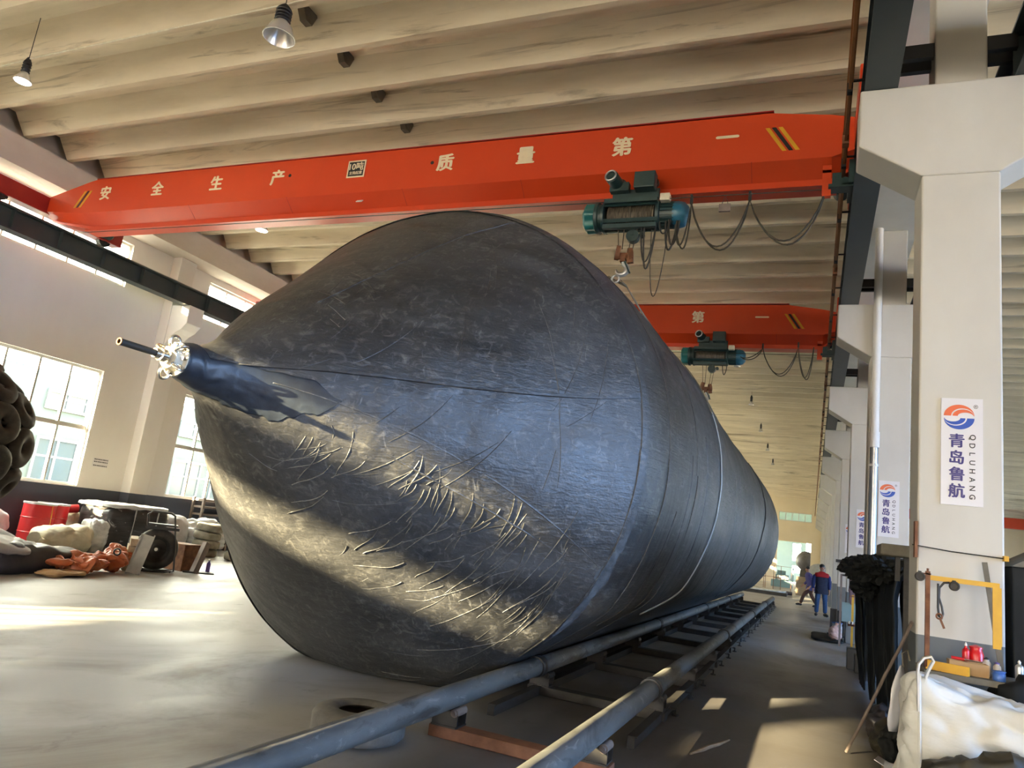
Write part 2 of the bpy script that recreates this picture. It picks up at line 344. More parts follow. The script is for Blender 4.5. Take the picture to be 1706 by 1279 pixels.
        me = bpy.data.meshes.new('tmp'); b2.to_mesh(me); b2.free(); s.bm.from_mesh(me); bpy.data.meshes.remove(me)
        return s

def children_inverse(o, parent):
    o.parent = parent
    o.matrix_parent_inverse = Matrix.LocRotScale(parent.location, parent.rotation_euler, None).inverted() if parent.type == 'EMPTY' else Matrix()

def obj(name, mb, m, parent=None, smooth=40, bevel=0):
    bm = mb.bm
    bmesh.ops.recalc_face_normals(bm, faces=bm.faces[:])
    me = bpy.data.meshes.new(name); bm.to_mesh(me); bm.free()
    o = bpy.data.objects.new(name, me); COL.objects.link(o)
    if m is not None: me.materials.append(M[m] if isinstance(m, str) else m)
    if smooth:
        me.shade_smooth(); me.set_sharp_from_angle(angle=math.radians(smooth))
    if bevel:
        bv = o.modifiers.new('bevel', 'BEVEL'); bv.width = bevel; bv.segments = 2; bv.limit_method = 'ANGLE'
    if parent: children_inverse(o, parent)
    return o

def tag(o, label, cat, group=None, kind=None):
    o['label'] = label; o['category'] = cat
    if group: o['group'] = group
    if kind: o['kind'] = kind
    return o

def struct(o, label=None, cat=None):
    o['kind'] = 'structure'
    if label: o['label'] = label
    if cat: o['category'] = cat
    return o

def thing(name, loc, label, cat, group=None):
    o = bpy.data.objects.new(name, None); COL.objects.link(o); o.location = loc; o.empty_display_size = .2
    return tag(o, label, cat, group)

def copy_tree(o, parent=None):
    c = o.copy(); COL.objects.link(c)
    if parent: c.parent = parent
    for ch in o.children: copy_tree(ch, c)
    return c

def text_mesh(mb, s, size, origin, right, up, depth=.004, bold=0.0):
    """glyphs laid in the plane (right, up), centred on origin, standing depth proud of it"""
    cu = bpy.data.curves.new('t', 'FONT'); cu.body = s; cu.size = size; cu.extrude = depth
    o = bpy.data.objects.new('t', cu); COL.objects.link(o); bpy.context.view_layer.update()
    me = bpy.data.meshes.new_from_object(o.evaluated_get(bpy.context.evaluated_depsgraph_get()))
    xs = [v.co.x for v in me.vertices]; ys = [v.co.y for v in me.vertices]
    cx, cy = (min(xs) + max(xs)) / 2, (min(ys) + max(ys)) / 2
    r, u = Vector(right), Vector(up); n = r.cross(u); O = Vector(origin)
    for v in me.vertices: v.co = O + r * (v.co.x - cx) + u * (v.co.y - cy) + n * v.co.z
    shifts = [Vector()] + ([r * bold, r * -bold, u * bold * .6, u * bold * -.6] if bold else [])
    for i, sh in enumerate(shifts):
        m2 = me.copy(); m2.transform(Matrix.Translation(sh + n * (.0002 * i))); mb.bm.from_mesh(m2); bpy.data.meshes.remove(m2)
    bpy.data.objects.remove(o); bpy.data.curves.remove(cu); bpy.data.meshes.remove(me)

BAYS = range(-6, 11)
P_ = 6.06
XW = -15.2           # inner face of the left wall
YB, YF = -30.0, 74.0 # back and far walls
XR = 17.0

# ================================================================== THE HALL
b = MB(); b.box(-15.44, XR + .24, YB - .2, YF + 17, -.2, 0)
struct(obj('floor', b, 'floor', smooth=0), 'grey worn concrete workshop floor', 'floor')
b = MB(); b.box(-120, 120, -120, 180, -.4, -.22)
struct(obj('ground', b, 'yard', smooth=0), 'concrete yard outside the hall', 'ground')

# left wall with its two rows of windows
def win_z(k):
    zt = 3.95 if k >= -1 else 3.38       # head of the low windows, lowered in unseen bays to trim the sun strip
    zs = 6.0 if k >= -2 else 5.70        # sill of the high windows, dropped in unseen bays to widen the sun band
    if k == -5: zs = 5.90
    return zt, zs
def win_top(k):
    return 6.36 if k == -5 else (7.16 if k < -2 else 7.05)  # heads of the unseen rear bays are set to shape the sunlight
NO_SUN_BAYS = (-2, -1)                         # unseen bays given no low window, to keep sun off the left floor
def win_y(k):
    return {-4: (-18.1, -13.4), -5: (-22.6, -19.0)}.get(k, (8.0 + P_ * k, 11.6 + P_ * k))  # unseen rear openings shifted to aim sun at the airbag and floor
b = MB(); x0, x1 = XW - .24, XW
edges = [YB - .2]
for k in sorted(BAYS, key=lambda k: win_y(k)[0]): edges += list(win_y(k))
edges.append(YF + .2)
for i in range(0, len(edges), 2): b.box(x0, x1, edges[i], edges[i + 1], -.2, 9)
for k in BAYS:
    (y0, y1), (zt, zs) = win_y(k), win_z(k)
    b.box(x0, x1, y0, y1, -.2, 1.3); b.box(x0, x1, y0, y1, zt if k not in NO_SUN_BAYS else 1.3, zs); b.box(x0, x1, y0, y1, win_top(k), 9)
struct(obj('wall_left', b, 'wall', smooth=0), 'off-white left wall with a dark blue-grey dado', 'wall')

nwin = 0
def window(y0, y1, z0, z1, ny, zbars, x=XW - .13, t=.055, name=None):
    global nwin; nwin += 1
    f = MB(); g = MB()
    f.box(x - .05, x + .05, y0, y1, z0, z0 + t); f.box(x - .05, x + .05, y0, y1, z1 - t, z1)
    f.box(x - .05, x + .05, y0, y0 + t, z0 + t, z1 - t); f.box(x - .05, x + .05, y1 - t, y1, z0 + t, z1 - t)
    for i in range(1, ny):
        y = y0 + (y1 - y0) * i / ny; f.box(x - .035, x + .035, y - .022, y + .022, z0 + t, z1 - t)
    for z, h in zbars: f.box(x - .045, x + .045, y0 + t, y1 - t, z - h / 2, z + h / 2)
    o = struct(obj('window_%d' % nwin, f, 'alu', smooth=0), 'aluminium framed window', 'window')
    g.box(x - .004, x + .004, y0 + t * .5, y1 - t * .5, z0 + t * .5, z1 - t * .5)
    obj('pane', g, 'glass', o, smooth=0)
    return o
for k in BAYS:
    (y0, y1), (zt, zs) = win_y(k), win_z(k)
    lo_ = window(y0, y1, 1.3, zt, 5, [(2.6, .09)]) if k not in NO_SUN_BAYS else None
    hi_ = window(y0, y1, zs, win_top(k), 5 if k > -3 else 1, [])
    if lo_: lo_['group'] = 'low left wall windows'; lo_['label'] = 'tall low aluminium window in the left wall, grey transom across the middle'
    hi_['label'] = 'high strip window in the left wall behind the crane runway'
    hi_['group'] = 'high left wall windows'
    if lo_: portal((XW + .01, (y0 + y1) / 2, (1.3 + zt) / 2), y1 - y0, zt - 1.3, (1, 0, 0))
    portal((XW + .01, (y0 + y1) / 2, (zs + win_top(k)) / 2), y1 - y0, win_top(k) - zs, (1, 0, 0))

# right wall of the far bay: windows, and a wide doorway beside the camera
b = MB(); DOOR_R = (-3.0, 7.5, 6.8)
segs = [(YB - .2, DOOR_R[0]), (DOOR_R[1], 13.0)]
for k in range(0, 10): segs.append((16.6 + P_ * k, 19.06 + P_ * k if k < 9 else YF + .2))
for y0, y1 in segs: b.box(XR, XR + .24, y0, y1, -.2, 9)
b.box(XR, XR + .24, DOOR_R[0], DOOR_R[1], DOOR_R[2], 9)
for k in range(0, 10):
    y0, y1 = 13.0 + P_ * k, 16.6 + P_ * k
    b.box(XR, XR + .24, y0, y1, -.2, 1.3); b.box(XR, XR + .24, y0, y1, 3.95, 9)
    o_ = window(y0, y1, 1.3, 3.95, 5, [(2.6, .09)], x=XR + .12)
    o_['label'] = 'low aluminium window in the far right wall'; o_['group'] = 'right wall windows'
    portal((XR - .01, (y0 + y1) / 2, 2.6), y1 - y0, 2.65, (-1, 0, 0))
struct(obj('wall_right', b, 'wall', smooth=0), 'off-white wall of the right bay', 'wall')
portal((XR - .01, (DOOR_R[0] + DOOR_R[1]) / 2, DOOR_R[2] / 2), DOOR_R[1] - DOOR_R[0], DOOR_R[2], (-1, 0, 0))

# back wall behind the camera, with two unseen doorways added for fill light
b = MB()
BD = [(-13.0, -4.0, 6.0), (6.0, 13.0, 5.0)]
b.box(XW - .24, BD[0][0], YB - .2, YB, -.2, 9); b.box(BD[0][1], BD[1][0], YB - .2, YB, -.2, 9); b.box(BD[1][1], XR + .24, YB - .2, YB, -.2, 9)
for x0, x1, h in BD:
    b.box(x0, x1, YB - .2, YB, h, 9); portal(((x0 + x1) / 2, YB + .01, h / 2), x1 - x0, h, (0, 1, 0))
struct(obj('wall_back', b, 'wall', smooth=0), 'off-white end wall behind the camera', 'wall')

# far wall with the passage into the next hall
b = MB(); dx0, dx1, dz = -2.95, -.05, 3.85; wx0, wx1, wz0, wz1 = -3.06, -.08, 5.75, 6.55
b.box(XW, dx0, YF, YF + .24, -.2, 9); b.box(dx1, XR, YF, YF + .24, -.2, 9)
b.box(dx0, dx1, YF, YF + .24, dz, wz0); b.box(dx0, dx1, YF, YF + .24, wz1, 9)
b.box(dx0, dx0 + .02, YF, YF + .24, wz0, wz1)
struct(obj('wall_far', b, 'wallfar', smooth=0), 'cream end wall of the hall beyond the airbag', 'wall')
f = MB(); g = MB()
f.box(dx0, dx1, YF + .05, YF + .15, wz0, wz0 + .06); f.box(dx0, dx1, YF + .05, YF + .15, wz1 - .06, wz1)
for i in range(6):
    x = dx0 + (dx1 - dx0 - .06) * i / 5; f.box(x, x + .06, YF + .05, YF + .15, wz0 + .06, wz1 - .06)
nwin += 1
o = struct(obj('window_%d' % nwin, f, 'alu', smooth=0), 'strip window over the passage in the cream end wall', 'window')
g.box(dx0 + .03, dx1 - .03, YF + .095, YF + .105, wz0 + .03, wz1 - .03); obj('pane', g, 'glass', o, smooth=0)
# the hall beyond
b = MB(); AY = YF + 16.5
b.box(XW, -1.95, AY, AY + .2, -.2, 9); b.box(-1.95, -1.1, AY, AY + .2, -.2, 1.0); b.box(-1.95, -1.1, AY, AY + .2, 1.75, 2.3); b.box(-1.95, -1.1, AY, AY + .2, 4.2, 9)
b.box(-1.1, -.55, AY, AY + .2, -.2, 9); b.box(-.55, .4, AY, AY + .2, -.2, 2.1); b.box(-.55, .4, AY, AY + .2, 4.4, 9); b.box(.4, XR, AY, AY + .2, -.2, 9)
struct(obj('wall_annex', b, 'farteal', smooth=0), 'pale teal wall seen through the passage', 'wall')
for xa, za, sxx, szz in ((-1.52, 1.37, .85, .75), (-1.52, 3.25, .85, 1.9), (-.07, 3.25, .95, 2.3)): portal((xa, AY - .01, za), sxx, szz, (0, -1, 0))
b = MB(); b.box(XW - .24, XW, YF + 15, AY + .2, -.2, 9); b.box(XW - .24, XW, YF + .2, YF + 4, -.2, 9); b.box(XW - .24, XW, YF + 4, YF + 15, 6, 9); portal((XW + .01, YF + 9.5, 2.9), 11, 6.2, (1, 0, 0)); b.box(XR, XR + .24, YF + .2, YF + 4, -.2, 9); b.box(XR, XR + .24, YF + 15, AY + .2, -.2, 9); b.box(XR, XR + .24, YF + 4, YF + 15, 6, 9)
portal((XR - .01, YF + 9.5, 2.9), 11, 6.2, (-1, 0, 0))  # side openings added to bring daylight into the next hall
b.box(XW - .24, XW, YF + .2, YF + .21, -.2, 9)
struct(obj('wall_annex_sides', b, 'farteal', smooth=0), 'side walls of the next hall', 'wall')

# roof: folded concrete plates carried on the ledge beams, one mesh per bay, and the flat slab above
def roof_plates(x0, x1):
    b = MB(); p = .925; y = 7.38 - 40 * p; row = []
    while y < YF:
        for dy, z in ((-.05, 7.9), (.05, 7.9), (.31, 8.27), (.615, 8.27)):
            row.append((y + dy, z))
        y += p
    va = [b.bm.verts.new((x0, q[0], q[1])) for q in row]; vb = [b.bm.verts.new((x1, q[0], q[1])) for q in row]
    for i in range(len(row) - 1): b.bm.faces.new((va[i], va[i + 1], vb[i + 1], vb[i]))
    return b
b = roof_plates(-14.62, .72); b.box(XW - .24, XR + .24, YB - .2, YF + 17, 8.9, 9.0)
c1 = struct(obj('ceiling', b, 'roof', smooth=0), 'stained concrete folded-plate ceiling', 'ceiling')
for k in range(0, 4):
    y = 7.38 + .925 * (k - .5)
    b = MB(); b.prism([(y - .19, 8.29), (y + .19, 8.29), (y + .1, 8.06), (y - .03, 8.06)], 0, -6.85, -6.74); obj('diaphragm', b, 'diaphragm', c1, smooth=0)
b = roof_plates(1.42, 16.9)
struct(obj('ceiling_right_bay', b, 'roof', smooth=0), 'concrete folded-plate ceiling of the right bay', 'ceiling')

# ledge beams under the plate ends
ntrim = 0
def trim(mb, m, label, smooth=0):
    global ntrim; ntrim += 1
    return struct(obj('trim_%d' % ntrim, mb, m, smooth=smooth), label, 'trim')
b = MB(); b.box(XW, -14.45, YB, YF, 7.22, 7.8); b.box(XW, -14.9, YB, YF, 7.8, 8.95); trim(b, 'beam', 'concrete ledge beam along the top of the left wall')
b = MB(); b.box(.72, 1.42, YB, YF, 7.22, 7.8); b.box(.9, 1.26, YB, YF, 7.8, 8.95); trim(b, 'white', 'concrete ledge beam along the top of the column row')
b = MB(); b.box(16.4, XR, YB, YF, 7.22, 7.8); trim(b, 'beam', 'concrete ledge beam of the right wall')

# columns with corbels
def left_column(y):
    b = MB(); b.box(XW, -14.9, y, y + .5, 0, 7.22)
    b.prism([(-14.9, 5.95), (-14.3, 5.95), (-14.3, 5.5), (-14.45, 5.34), (-14.62, 5.25), (-14.8, 5.1), (-14.9, 4.9)], 1, y + .02, y + .48)
    return b
def right_column(y):
    b = MB(); b.box(.77, 1.36, y, y + .5, 0, 5.0)
    b.prism([(.26, 5.9), (.26, 5.33), (.77, 5.0), (1.36, 5.0), (1.87, 5.33), (1.87, 5.9)], 1, y, y + .5)
    b.box(.87, 1.28, y + .05, y + .45, 5.9, 7.22)
    return b
for k in range(-6, 11):
    if k == -5: continue  # unseen column left out, as its corbel would cut the sun patch
    yc = 12.75 + P_ * k
    o = obj('column', left_column(yc), 'wall', smooth=0, bevel=.012)
    struct(o, 'off-white column against the left wall with a corbel under the runway', 'column'); o['group'] = 'left wall columns'
COLY = [6.69 + P_ * k for k in range(-5, 12)]
for y in COLY:
    o = obj('column', right_column(y), 'column', smooth=0, bevel=.015)
    struct(o, 'white concrete column of the right row with a double corbel', 'column'); o['group'] = 'right row columns'

# outside: the neighbouring building across the lane
t = thing('neighbour_building', (-27, 20, -.22), 'pale green building across the lane, seen through the left windows', 'building')
b = MB(); b.box(-33, -27, -30, 95, -.22, 5.3); obj('wall', b, 'outwall', t, smooth=0)
for k in range(-2, 10):
    y = 12.0 + 6.5 * k
    for z0 in (1.15, 3.9):
        h = 1.7 if z0 < 2 else .75
        f = MB(); f.box(-27.0, -26.93, y, y + 3.4, z0, z0 + .1); f.box(-27.0, -26.93, y, y + 3.4, z0 + h - .1, z0 + h)
        for i in range(5): f.box(-27.0, -26.93, y + i * .825, y + .1 + i * .825, z0 + .1, z0 + h - .1)
        f.box(-27, -26.95, y + .1, y + 3.3, z0 + h * .55, z0 + h * .55 + .08)
        fo = obj('window', f, 'outframe', t, smooth=0)
        g = MB(); g.box(-27.0, -26.97, y + .1, y + 3.4, z0 + .1, z0 + h - .1); obj('pane', g, 'outpane', fo, smooth=0)

# crane runways
def runway(name, x, label, ybolt, zb=5.9, YB=YB):
    t = thing(name, (x, 20, 5.9), label, 'crane runway')
    b = MB(); zt = 6.42 if x > 0 else 6.39
    b.box(x - .14, x + .14, YB, YF, zb, zb + .03); b.box(x - .14, x + .14, YB, YF, zt - .03, zt); b.box(x - .02, x + .02, YB, YF, zb + .03, zt - .03)
    y = YB + .5
    while y < YF: b.box(x - .125, x + .125, y - .01, y + .01, zb + .03, zt - .03); y += 1.01
    obj('beam', b, 'steelgreen', t, smooth=0)
    b = MB(); b.box(x - .035, x + .035, YB, YF, zt, zt + .05); obj('rail', b, 'railsteel', t, smooth=0)
    for y, side in ybolt:
        b = MB(); xa, xb = (x + .1, x + .52) if side > 0 else (x - .52, x - .1)
        b.box(xa, xb, y - .16, y - .10, 6.24, 6.38); b.box(xa, xb, y + .04, y + .10, 6.24, 6.38)
        obj('tie_plate', b, 'black', t, smooth=0)
    return t
runway('crane_runway', -14.5, 'dark green crane runway beam on the corbels of the left wall', [(y + 6.3, -1) for y in COLY[3:-1]], 5.95, -17.4)  # left runway stops short behind the camera to let the floor sun patch through
runway('crane_runway', .43, 'dark green crane runway beam on the left corbels of the white columns', [(y + .25, 1) for y in COLY])
runway('crane_runway', 1.62, 'dark green crane runway beam on the right corbels of the white columns', [(y + .25, -1) for y in COLY])

b = MB(); b.box(-14.62, -14.38, -17.3, -11.6, 5.82, 5.949)  # unseen box added to deepen the shadow between the two sun bands
tag(obj('sun_blocker_box', b, 'steelgreen', smooth=0), 'added unseen box under the left runway behind the camera, blocking sun between the light bands', 'light blocker')
# conductor bar beside the right runway
t = thing('conductor_bar', (.18, 20, 6.3), 'thin orange-brown conductor bar running beside the right crane runway', 'power rail')
b = MB(); b.box(.165, .195, -2, 72, 6.25, 6.33); b.box(.15, .21, -2, 72, 6.325, 6.345); obj('bar', b, 'copper', t, smooth=0)
for i in range(24):
    y = 1.2 + i * 1.5
    b = MB(); b.obox((.18, y, 6.36), (.31, y, 6.36), .02, .02); b.box(.155, .205, y - .03, y + .03, 6.22, 6.37); obj('hanger', b, 'black', t, smooth=0)
for i in range(8):
    y = 4.2 + i * 4.0
    b = MB(); b.box(.145, .215, y - .05, y + .05, 6.22, 6.36); obj('joint_clamp', b, 'rust', t, smooth=0)

# downpipes on the second and third columns
def downpipe(y, label):
    t = thing('downpipe', (.85, y, 0), label, 'pipe')
    b = MB(); b.cyl((.85, y, 3.6), (.85, y, 7.2), .062, n=18); obj('upper_length', b, 'white', t)
    b = MB(); b.cyl((.85, y, 0), (.85, y, 3.6), .06, n=18); o = obj('lower_length', b, 'galv', t); o['label'] = 'bright galvanised lower length'
    b = MB(); b.cyl((.85, y, 3.5), (.85, y, 3.75), .075, n=18); obj('coupling', b, 'white', t)
    b = MB(); b.cyl((.85, y, 3.2), (.85, y, 3.24), .07, n=18); obj('pipe_clip', b, 'white', t)
downpipe(COLY[6] - .075, 'round downpipe on the second white column, bright metal below')

# company signs on the columns
def sign(y, label, group=None):
    t = thing('company_sign', (1.075, y, 2.57), label, 'sign', group)
    X0, X1, Z0, Z1 = .93, 1.22, 2.14, 3.0; yf = y - .012
    b = MB(); b.box(X0, X1, yf, y, Z0, Z1); obj('panel', b, 'signwhite', t, smooth=0)
    cx, cz, R = .93 + .43 * .29, 3.0 - .178 * .86, .107
    def cres(outer, inner, flip, m, nm):
        (ax0, ax1, ah), (bx0, bx1, bh) = outer, inner; pts = []
        n = 20
        for i in range(n + 1):
            a = PI - PI * i / n; pts.append((ax0 + (ax1 - ax0) * (math.cos(a) + 1) / 2, ah * math.sin(a)))
        for i in range(1, n):
            a = PI * i / n; pts.append((bx0 + (bx1 - bx0) * (math.cos(a) + 1) / 2, bh * math.sin(a) * (1 - .35 * (bx1 > .95) * i / n * 0)))
        pts.append((bx0, 0))
        q = [((-x if flip else x) * R, (-z - .1 if flip else z + .1) * R * .82) for x, z in pts]
        b = MB(); b.prism([(cx + x, cz + z) for x, z in q], 1, yf - .002, yf + .002)
        obj(nm, b, m, t, smooth=0)
    for flip, m, nm in ((False, 'logoorange', 'logo_upper'), (True, 'logoblue', 'logo_lower')):
        cres((-1, 1, 1.05), (-.52, .985, .72), flip, m, nm)
        cres((-.42, .97, .62), (-.08, .95, .34), flip, m, nm)
    b = MB()
    for i, ch in enumerate('青岛鲁航'):
        text_mesh(b, ch, .117, (.93 + .375 * .29, yf - .001, 3.0 - (.402 + .155 * i) * .86), (1, 0, 0), (0, 0, 1), .001, .0035)
    obj('lettering', b, 'signblue', t, smooth=0)
    b = MB()
    for i, ch in enumerate('QDLUHANG'):
        text_mesh(b, ch, .057, (.93 + .745 * .29, yf - .001, 3.0 - (.366 + .0785 * i) * .86), (0, 0, -1), (1, 0, 0), .001, .0008)
    text_mesh(b, '®', .042, (.93 + .83 * .29, yf - .001, 3.0 - .075 * .86), (1, 0, 0), (0, 0, 1), .001, 0)
    obj('small_lettering', b, 'black', t, smooth=0)
for k, lb in enumerate(('white company sign with orange and blue logo on the nearest column', 'white company sign with red and blue logo on the second column, beside the downpipe',
                        'white company sign on the third column, partly behind the downpipe', 'small white company sign on the fourth column, mostly hidden')):
    sign(COLY[5 + k], lb)

def roof_z(y):
    u = ((y - 7.38) / .925) % 1; d = min(u, 1 - u) * .925
    return 7.9 + .37 * max(0, min(1, (d - .05) / .26))
# ceiling lamps and their conduit
def lamp(x, y, z, r, lens, label):
    t = thing('high_bay_lamp', (x, y, z), label, 'lamp'); q = r / .19
    b = MB(); b.tube([(x, y, z + .25), (x, y, roof_z(y))], .006, 6); obj('suspension', b, 'black', t)
    b = MB(); b.lathe([(.05 * q, .0), (.085 * q, .03), (.09 * q, .2), (.06 * q, .24), (.02, .28)], (x, y, z), n=20); obj('housing', b, 'black', t)
    for i in range(4):
        b = MB(); b.torus((x, y, z + .04 + i * .045), (0, 0, 1), .09 * q, .012 * q, 20, 6); obj('fin', b, 'black', t)
    b = MB(); b.lathe([(.07 * q, .02), (.13 * q, -.05), (r, -.2 * q), (r + .01, -.2 * q), (.14 * q, -.045), (.075 * q, .03)], (x, y, z), n=28, cap=False); obj('reflector', b, 'lampshade', t)
    b = MB(); b.cyl((x, y, z - .005), (x, y, z - .03), .075 if not lens else r * .92, n=24)
    if lens:
        for v in b.bm.verts: v.co.z -= .165 * q
    obj('lens', b, 'lampglow' if lens else 'lampshade', t)
lamp(-6.35, 6.1, 7.32, .19, False, 'dark high-bay lamp with an open bell reflector, largest of the ceiling lamps')
lamp(-11.2, 6.1, 7.3, .115, True, 'small high-bay lamp with a lit lens at the far left of the ceiling')
lamp(-11.1, 11.3, 7.25, .13, True, 'small lit high-bay lamp under the red girder, left of the airbag')
b = MB(); b.tube([(-14.4, 6.12, 7.42), (-11.2, 6.1, 7.56), (-6.35, 6.1, 7.6), (-2, 6.1, 7.8), (.6, 6.1, 7.85)], .011, 6)
tag(obj('lamp_conduit', b, 'creamfit'), 'thin pale conduit strung under the ceiling past the two nearest lamps', 'conduit')
b = MB(); b.tube([(-14.3, 11.3, 7.5), (-11, 11.3, 7.45), (-5, 11.3, 7.6), (.5, 11.3, 7.7)], .009, 6)
tag(obj('lamp_conduit', b, 'cablebrown'), 'thin dark conduit strung under the ceiling behind the red girder', 'conduit')
for i, (x, y) in enumerate(((-2.4, 23.4), (-2.4, 29.4), (-2.4, 35.5), (-2.4, 41.5), (-2.4, 47.5))):
    lamp(x, y, 7.62, .10, False, 'small dark lamp under the ceiling, %s beyond the second crane' % ('nearest', 'second', 'third', 'fourth', 'farthest')[i])

# notice on the left wall
t = thing('wall_notice', (XW, 12.05, 1.9), 'small white paper notice on the left wall between the windows', 'notice')
b = MB(); b.box(XW, XW + .006, 11.85, 12.25, 1.78, 1.98); obj('paper', b, 'signwhite', t, smooth=0)
b = MB()
for z in (1.95, 1.895, 1.81):
    for i in range(9): b.box(XW + .006, XW + .008, 11.88 + i * .04 + .004 * (i % 3), 11.88 + i * .04 + .03, z - .012, z + .012)
obj('print', b, 'black', t, smooth=0)

# ================================================================== CRANES
def crane(y0, label, lettered_from=0, place='', right_only=False):
    t = thing('bridge_crane', (-7, y0 + .35, 6.4), label, 'bridge crane')
    def sec(x, top, bot):
        f = 6.49 if bot < 6.4 else 6.6
        fl = max(bot + .06, 6.3) if bot < 6.4 else bot + .04
        return [(x, y0, top), (x, y0, f), (x, y0 + .22, fl), (x, y0 + .22, bot), (x, y0 + .48, bot), (x, y0 + .48, fl), (x, y0 + .7, f), (x, y0 + .7, top)]
    b = MB(); b.loft([sec(-14.47, 6.87, 6.46), sec(-13.3, 7.15, 6.26), sec(-13.08, 7.19, 6.25), sec(-.69, 7.17, 6.25), (sec(.05, 7.06, 6.25)), sec(.40, 6.98, 6.5)])
    obj('girder', b, 'red', t, smooth=0)
    b = MB()
    for x in (-10.55, -8.35, -6.1, -4.1, -.9): b.obox((x, y0 - .003, 6.5), (x + .0, y0 + .217, 6.315), .012, .006, (1, 0, 0))
    obj('weld_seams', b, 'darkred', t, smooth=0)
    b = MB(); b.box(-13.4, .12, y0 + .2, y0 + .5, 6.215, 6.25); obj('bottom_flange', b, 'red', t, smooth=0)
    b = MB(); b.box(-13.1, -.66, y0 - .015, y0 + .715, 7.185, 7.2); obj('top_flange', b, 'darkred', t, smooth=0)
    for xc, nm in ((-14.5, 'left'), (.43, 'right')):
        dz = 0 if nm == 'right' else -.05
        b = MB(); b.box(xc - .14, xc + .14, y0 - 1.15, y0 + 1.75, 6.6 + dz, 6.94 + dz)
        b.box(xc - .11, xc + .11, y0 - 1.25, y0 - 1.15, 6.66, 6.9)
        e = obj('end_carriage', b, 'darkred' if nm == 'left' else 'red', t, smooth=0, bevel=.015)
        for yw in (y0 - .85, y0 + 1.4):
            b = MB(); b.cyl((xc - .06, yw, 6.63 + dz), (xc + .06, yw, 6.63 + dz), .14, n=22); b.cyl((xc - .1, yw, 6.63 + dz), (xc + .1, yw, 6.63 + dz), .05, n=14); obj('wheel', b, 'frame', e)
        xm = xc + (.24 if nm == 'left' else -.24)
        b = MB(); b.lathe([(.07, 0), (.1, .02), (.1, .22), (.06, .26)], (xm, y0 + 1.15, 6.66), (0, 1, 0), 18); b.box(min(xc, xm), max(xc, xm), y0 + 1.16, y0 + 1.28, 6.58, 6.74); obj('drive_motor', b, 'darkteal', e)
    b = MB()
    for dx, m_ in ((-.09, 0), (.0, 1), (.09, 0)): pass
    for xs, sg in ((-13.38, 1), (-.55, -1)):
        for dx, m_ in ((-.068, 'yellow'), (0, 'black'), (.068, 'yellow')):
            b = MB(); xa = xs + dx * 1.15; b.loft([[(xa - .026 - sg * .12, y0 - .003, 6.62), (xa + .026 - sg * .12, y0 - .003, 6.62), (xa + .026 + sg * .1, y0 - .003, 6.96), (xa - .026 + sg * .1, y0 - .003, 6.96)],
                                              [(xa - .026 - sg * .12, y0 + .002, 6.62), (xa + .026 - sg * .12, y0 + .002, 6.62), (xa + .026 + sg * .1, y0 + .002, 6.96), (xa - .026 + sg * .1, y0 + .002, 6.96)]])
            obj('hazard_stripe', b, m_, t, smooth=0)
    for ch, x in zip('安全生产质量第一', (-12.79, -11.42, -9.99, -8.63, -5.40, -4.07, -2.63, -1.22)):
        b = MB(); text_mesh(b, ch, .295, (x, y0 - .003, 6.885), (1, 0, 0), (0, 0, 1), .002, .012); o = obj('letter', b, 'cream', t, smooth=0)
    for x in (-8.37, -5.63):
        b = MB(); b.cyl((x, y0 - .003, 6.9), (x, y0 + .01, 6.9), .03, n=16); obj('vent_hole', b, 'black', t)
    b = MB(); b.box(-7.2, -6.86, y0 - .005, y0, 6.76, 7.06); p = obj('capacity_plate', b, 'cream', t, smooth=0)
    b = MB(); b.box(-7.175, -6.885, y0 - .007, y0 - .003, 6.785, 7.035); obj('plate_field', b, 'black', p, smooth=0)
    b = MB(); text_mesh(b, '10吨', .15, (-7.03, y0 - .008, 6.955), (1, 0, 0), (0, 0, 1), .001, .003); obj('plate_lettering', b, 'cream', p, smooth=0)
    b = MB(); text_mesh(b, '主钩起重', .062, (-7.03, y0 - .008, 6.84), (1, 0, 0), (0, 0, 1), .001, .001); obj('plate_small_lettering', b, 'cream', p, smooth=0)
    b = MB(); b.obox((-6.98, y0 + .10, 6.40), (-6.87, y0 + .10, 6.40), .1, .012, (0, -1, 1)); obj('maker_plate', b, 'signwhite', t, smooth=0)
    # festoon wire and right-hand bracket
    b = MB(); b.tube([(-13.2, y0 - .12, 6.02), (.02, y0 - .12, 5.99)], .006, 6); obj('guide_wire', b, 'cable', t)
    b = MB(); b.box(-.05, .05, y0 - .14, y0 - .06, 5.9, 6.3); b.box(-.05, .05, y0 - .14, y0 + .15, 6.2, 6.24); obj('wire_bracket', b, 'red', t, smooth=0)
    b = MB(); b.box(.02, .3, y0 - .2, y0 - .02, 5.98, 6.02); b.box(.06, .16, y0 - .2, y0 - .05, 6.02, 6.16); b.cyl((.2, y0 - .2, 6.05), (.2, y0, 6.05), .05); b.box(.24, .3, y0 - .25, y0 + .3, 6.0, 6.3); obj('current_collector', b, 'darkteal', t)
    return t
crane(8.9, 'red overhead bridge crane in front, cream lettering along its whole girder')
crane(16.45, 'second red overhead bridge crane, further back and partly behind the airbag')

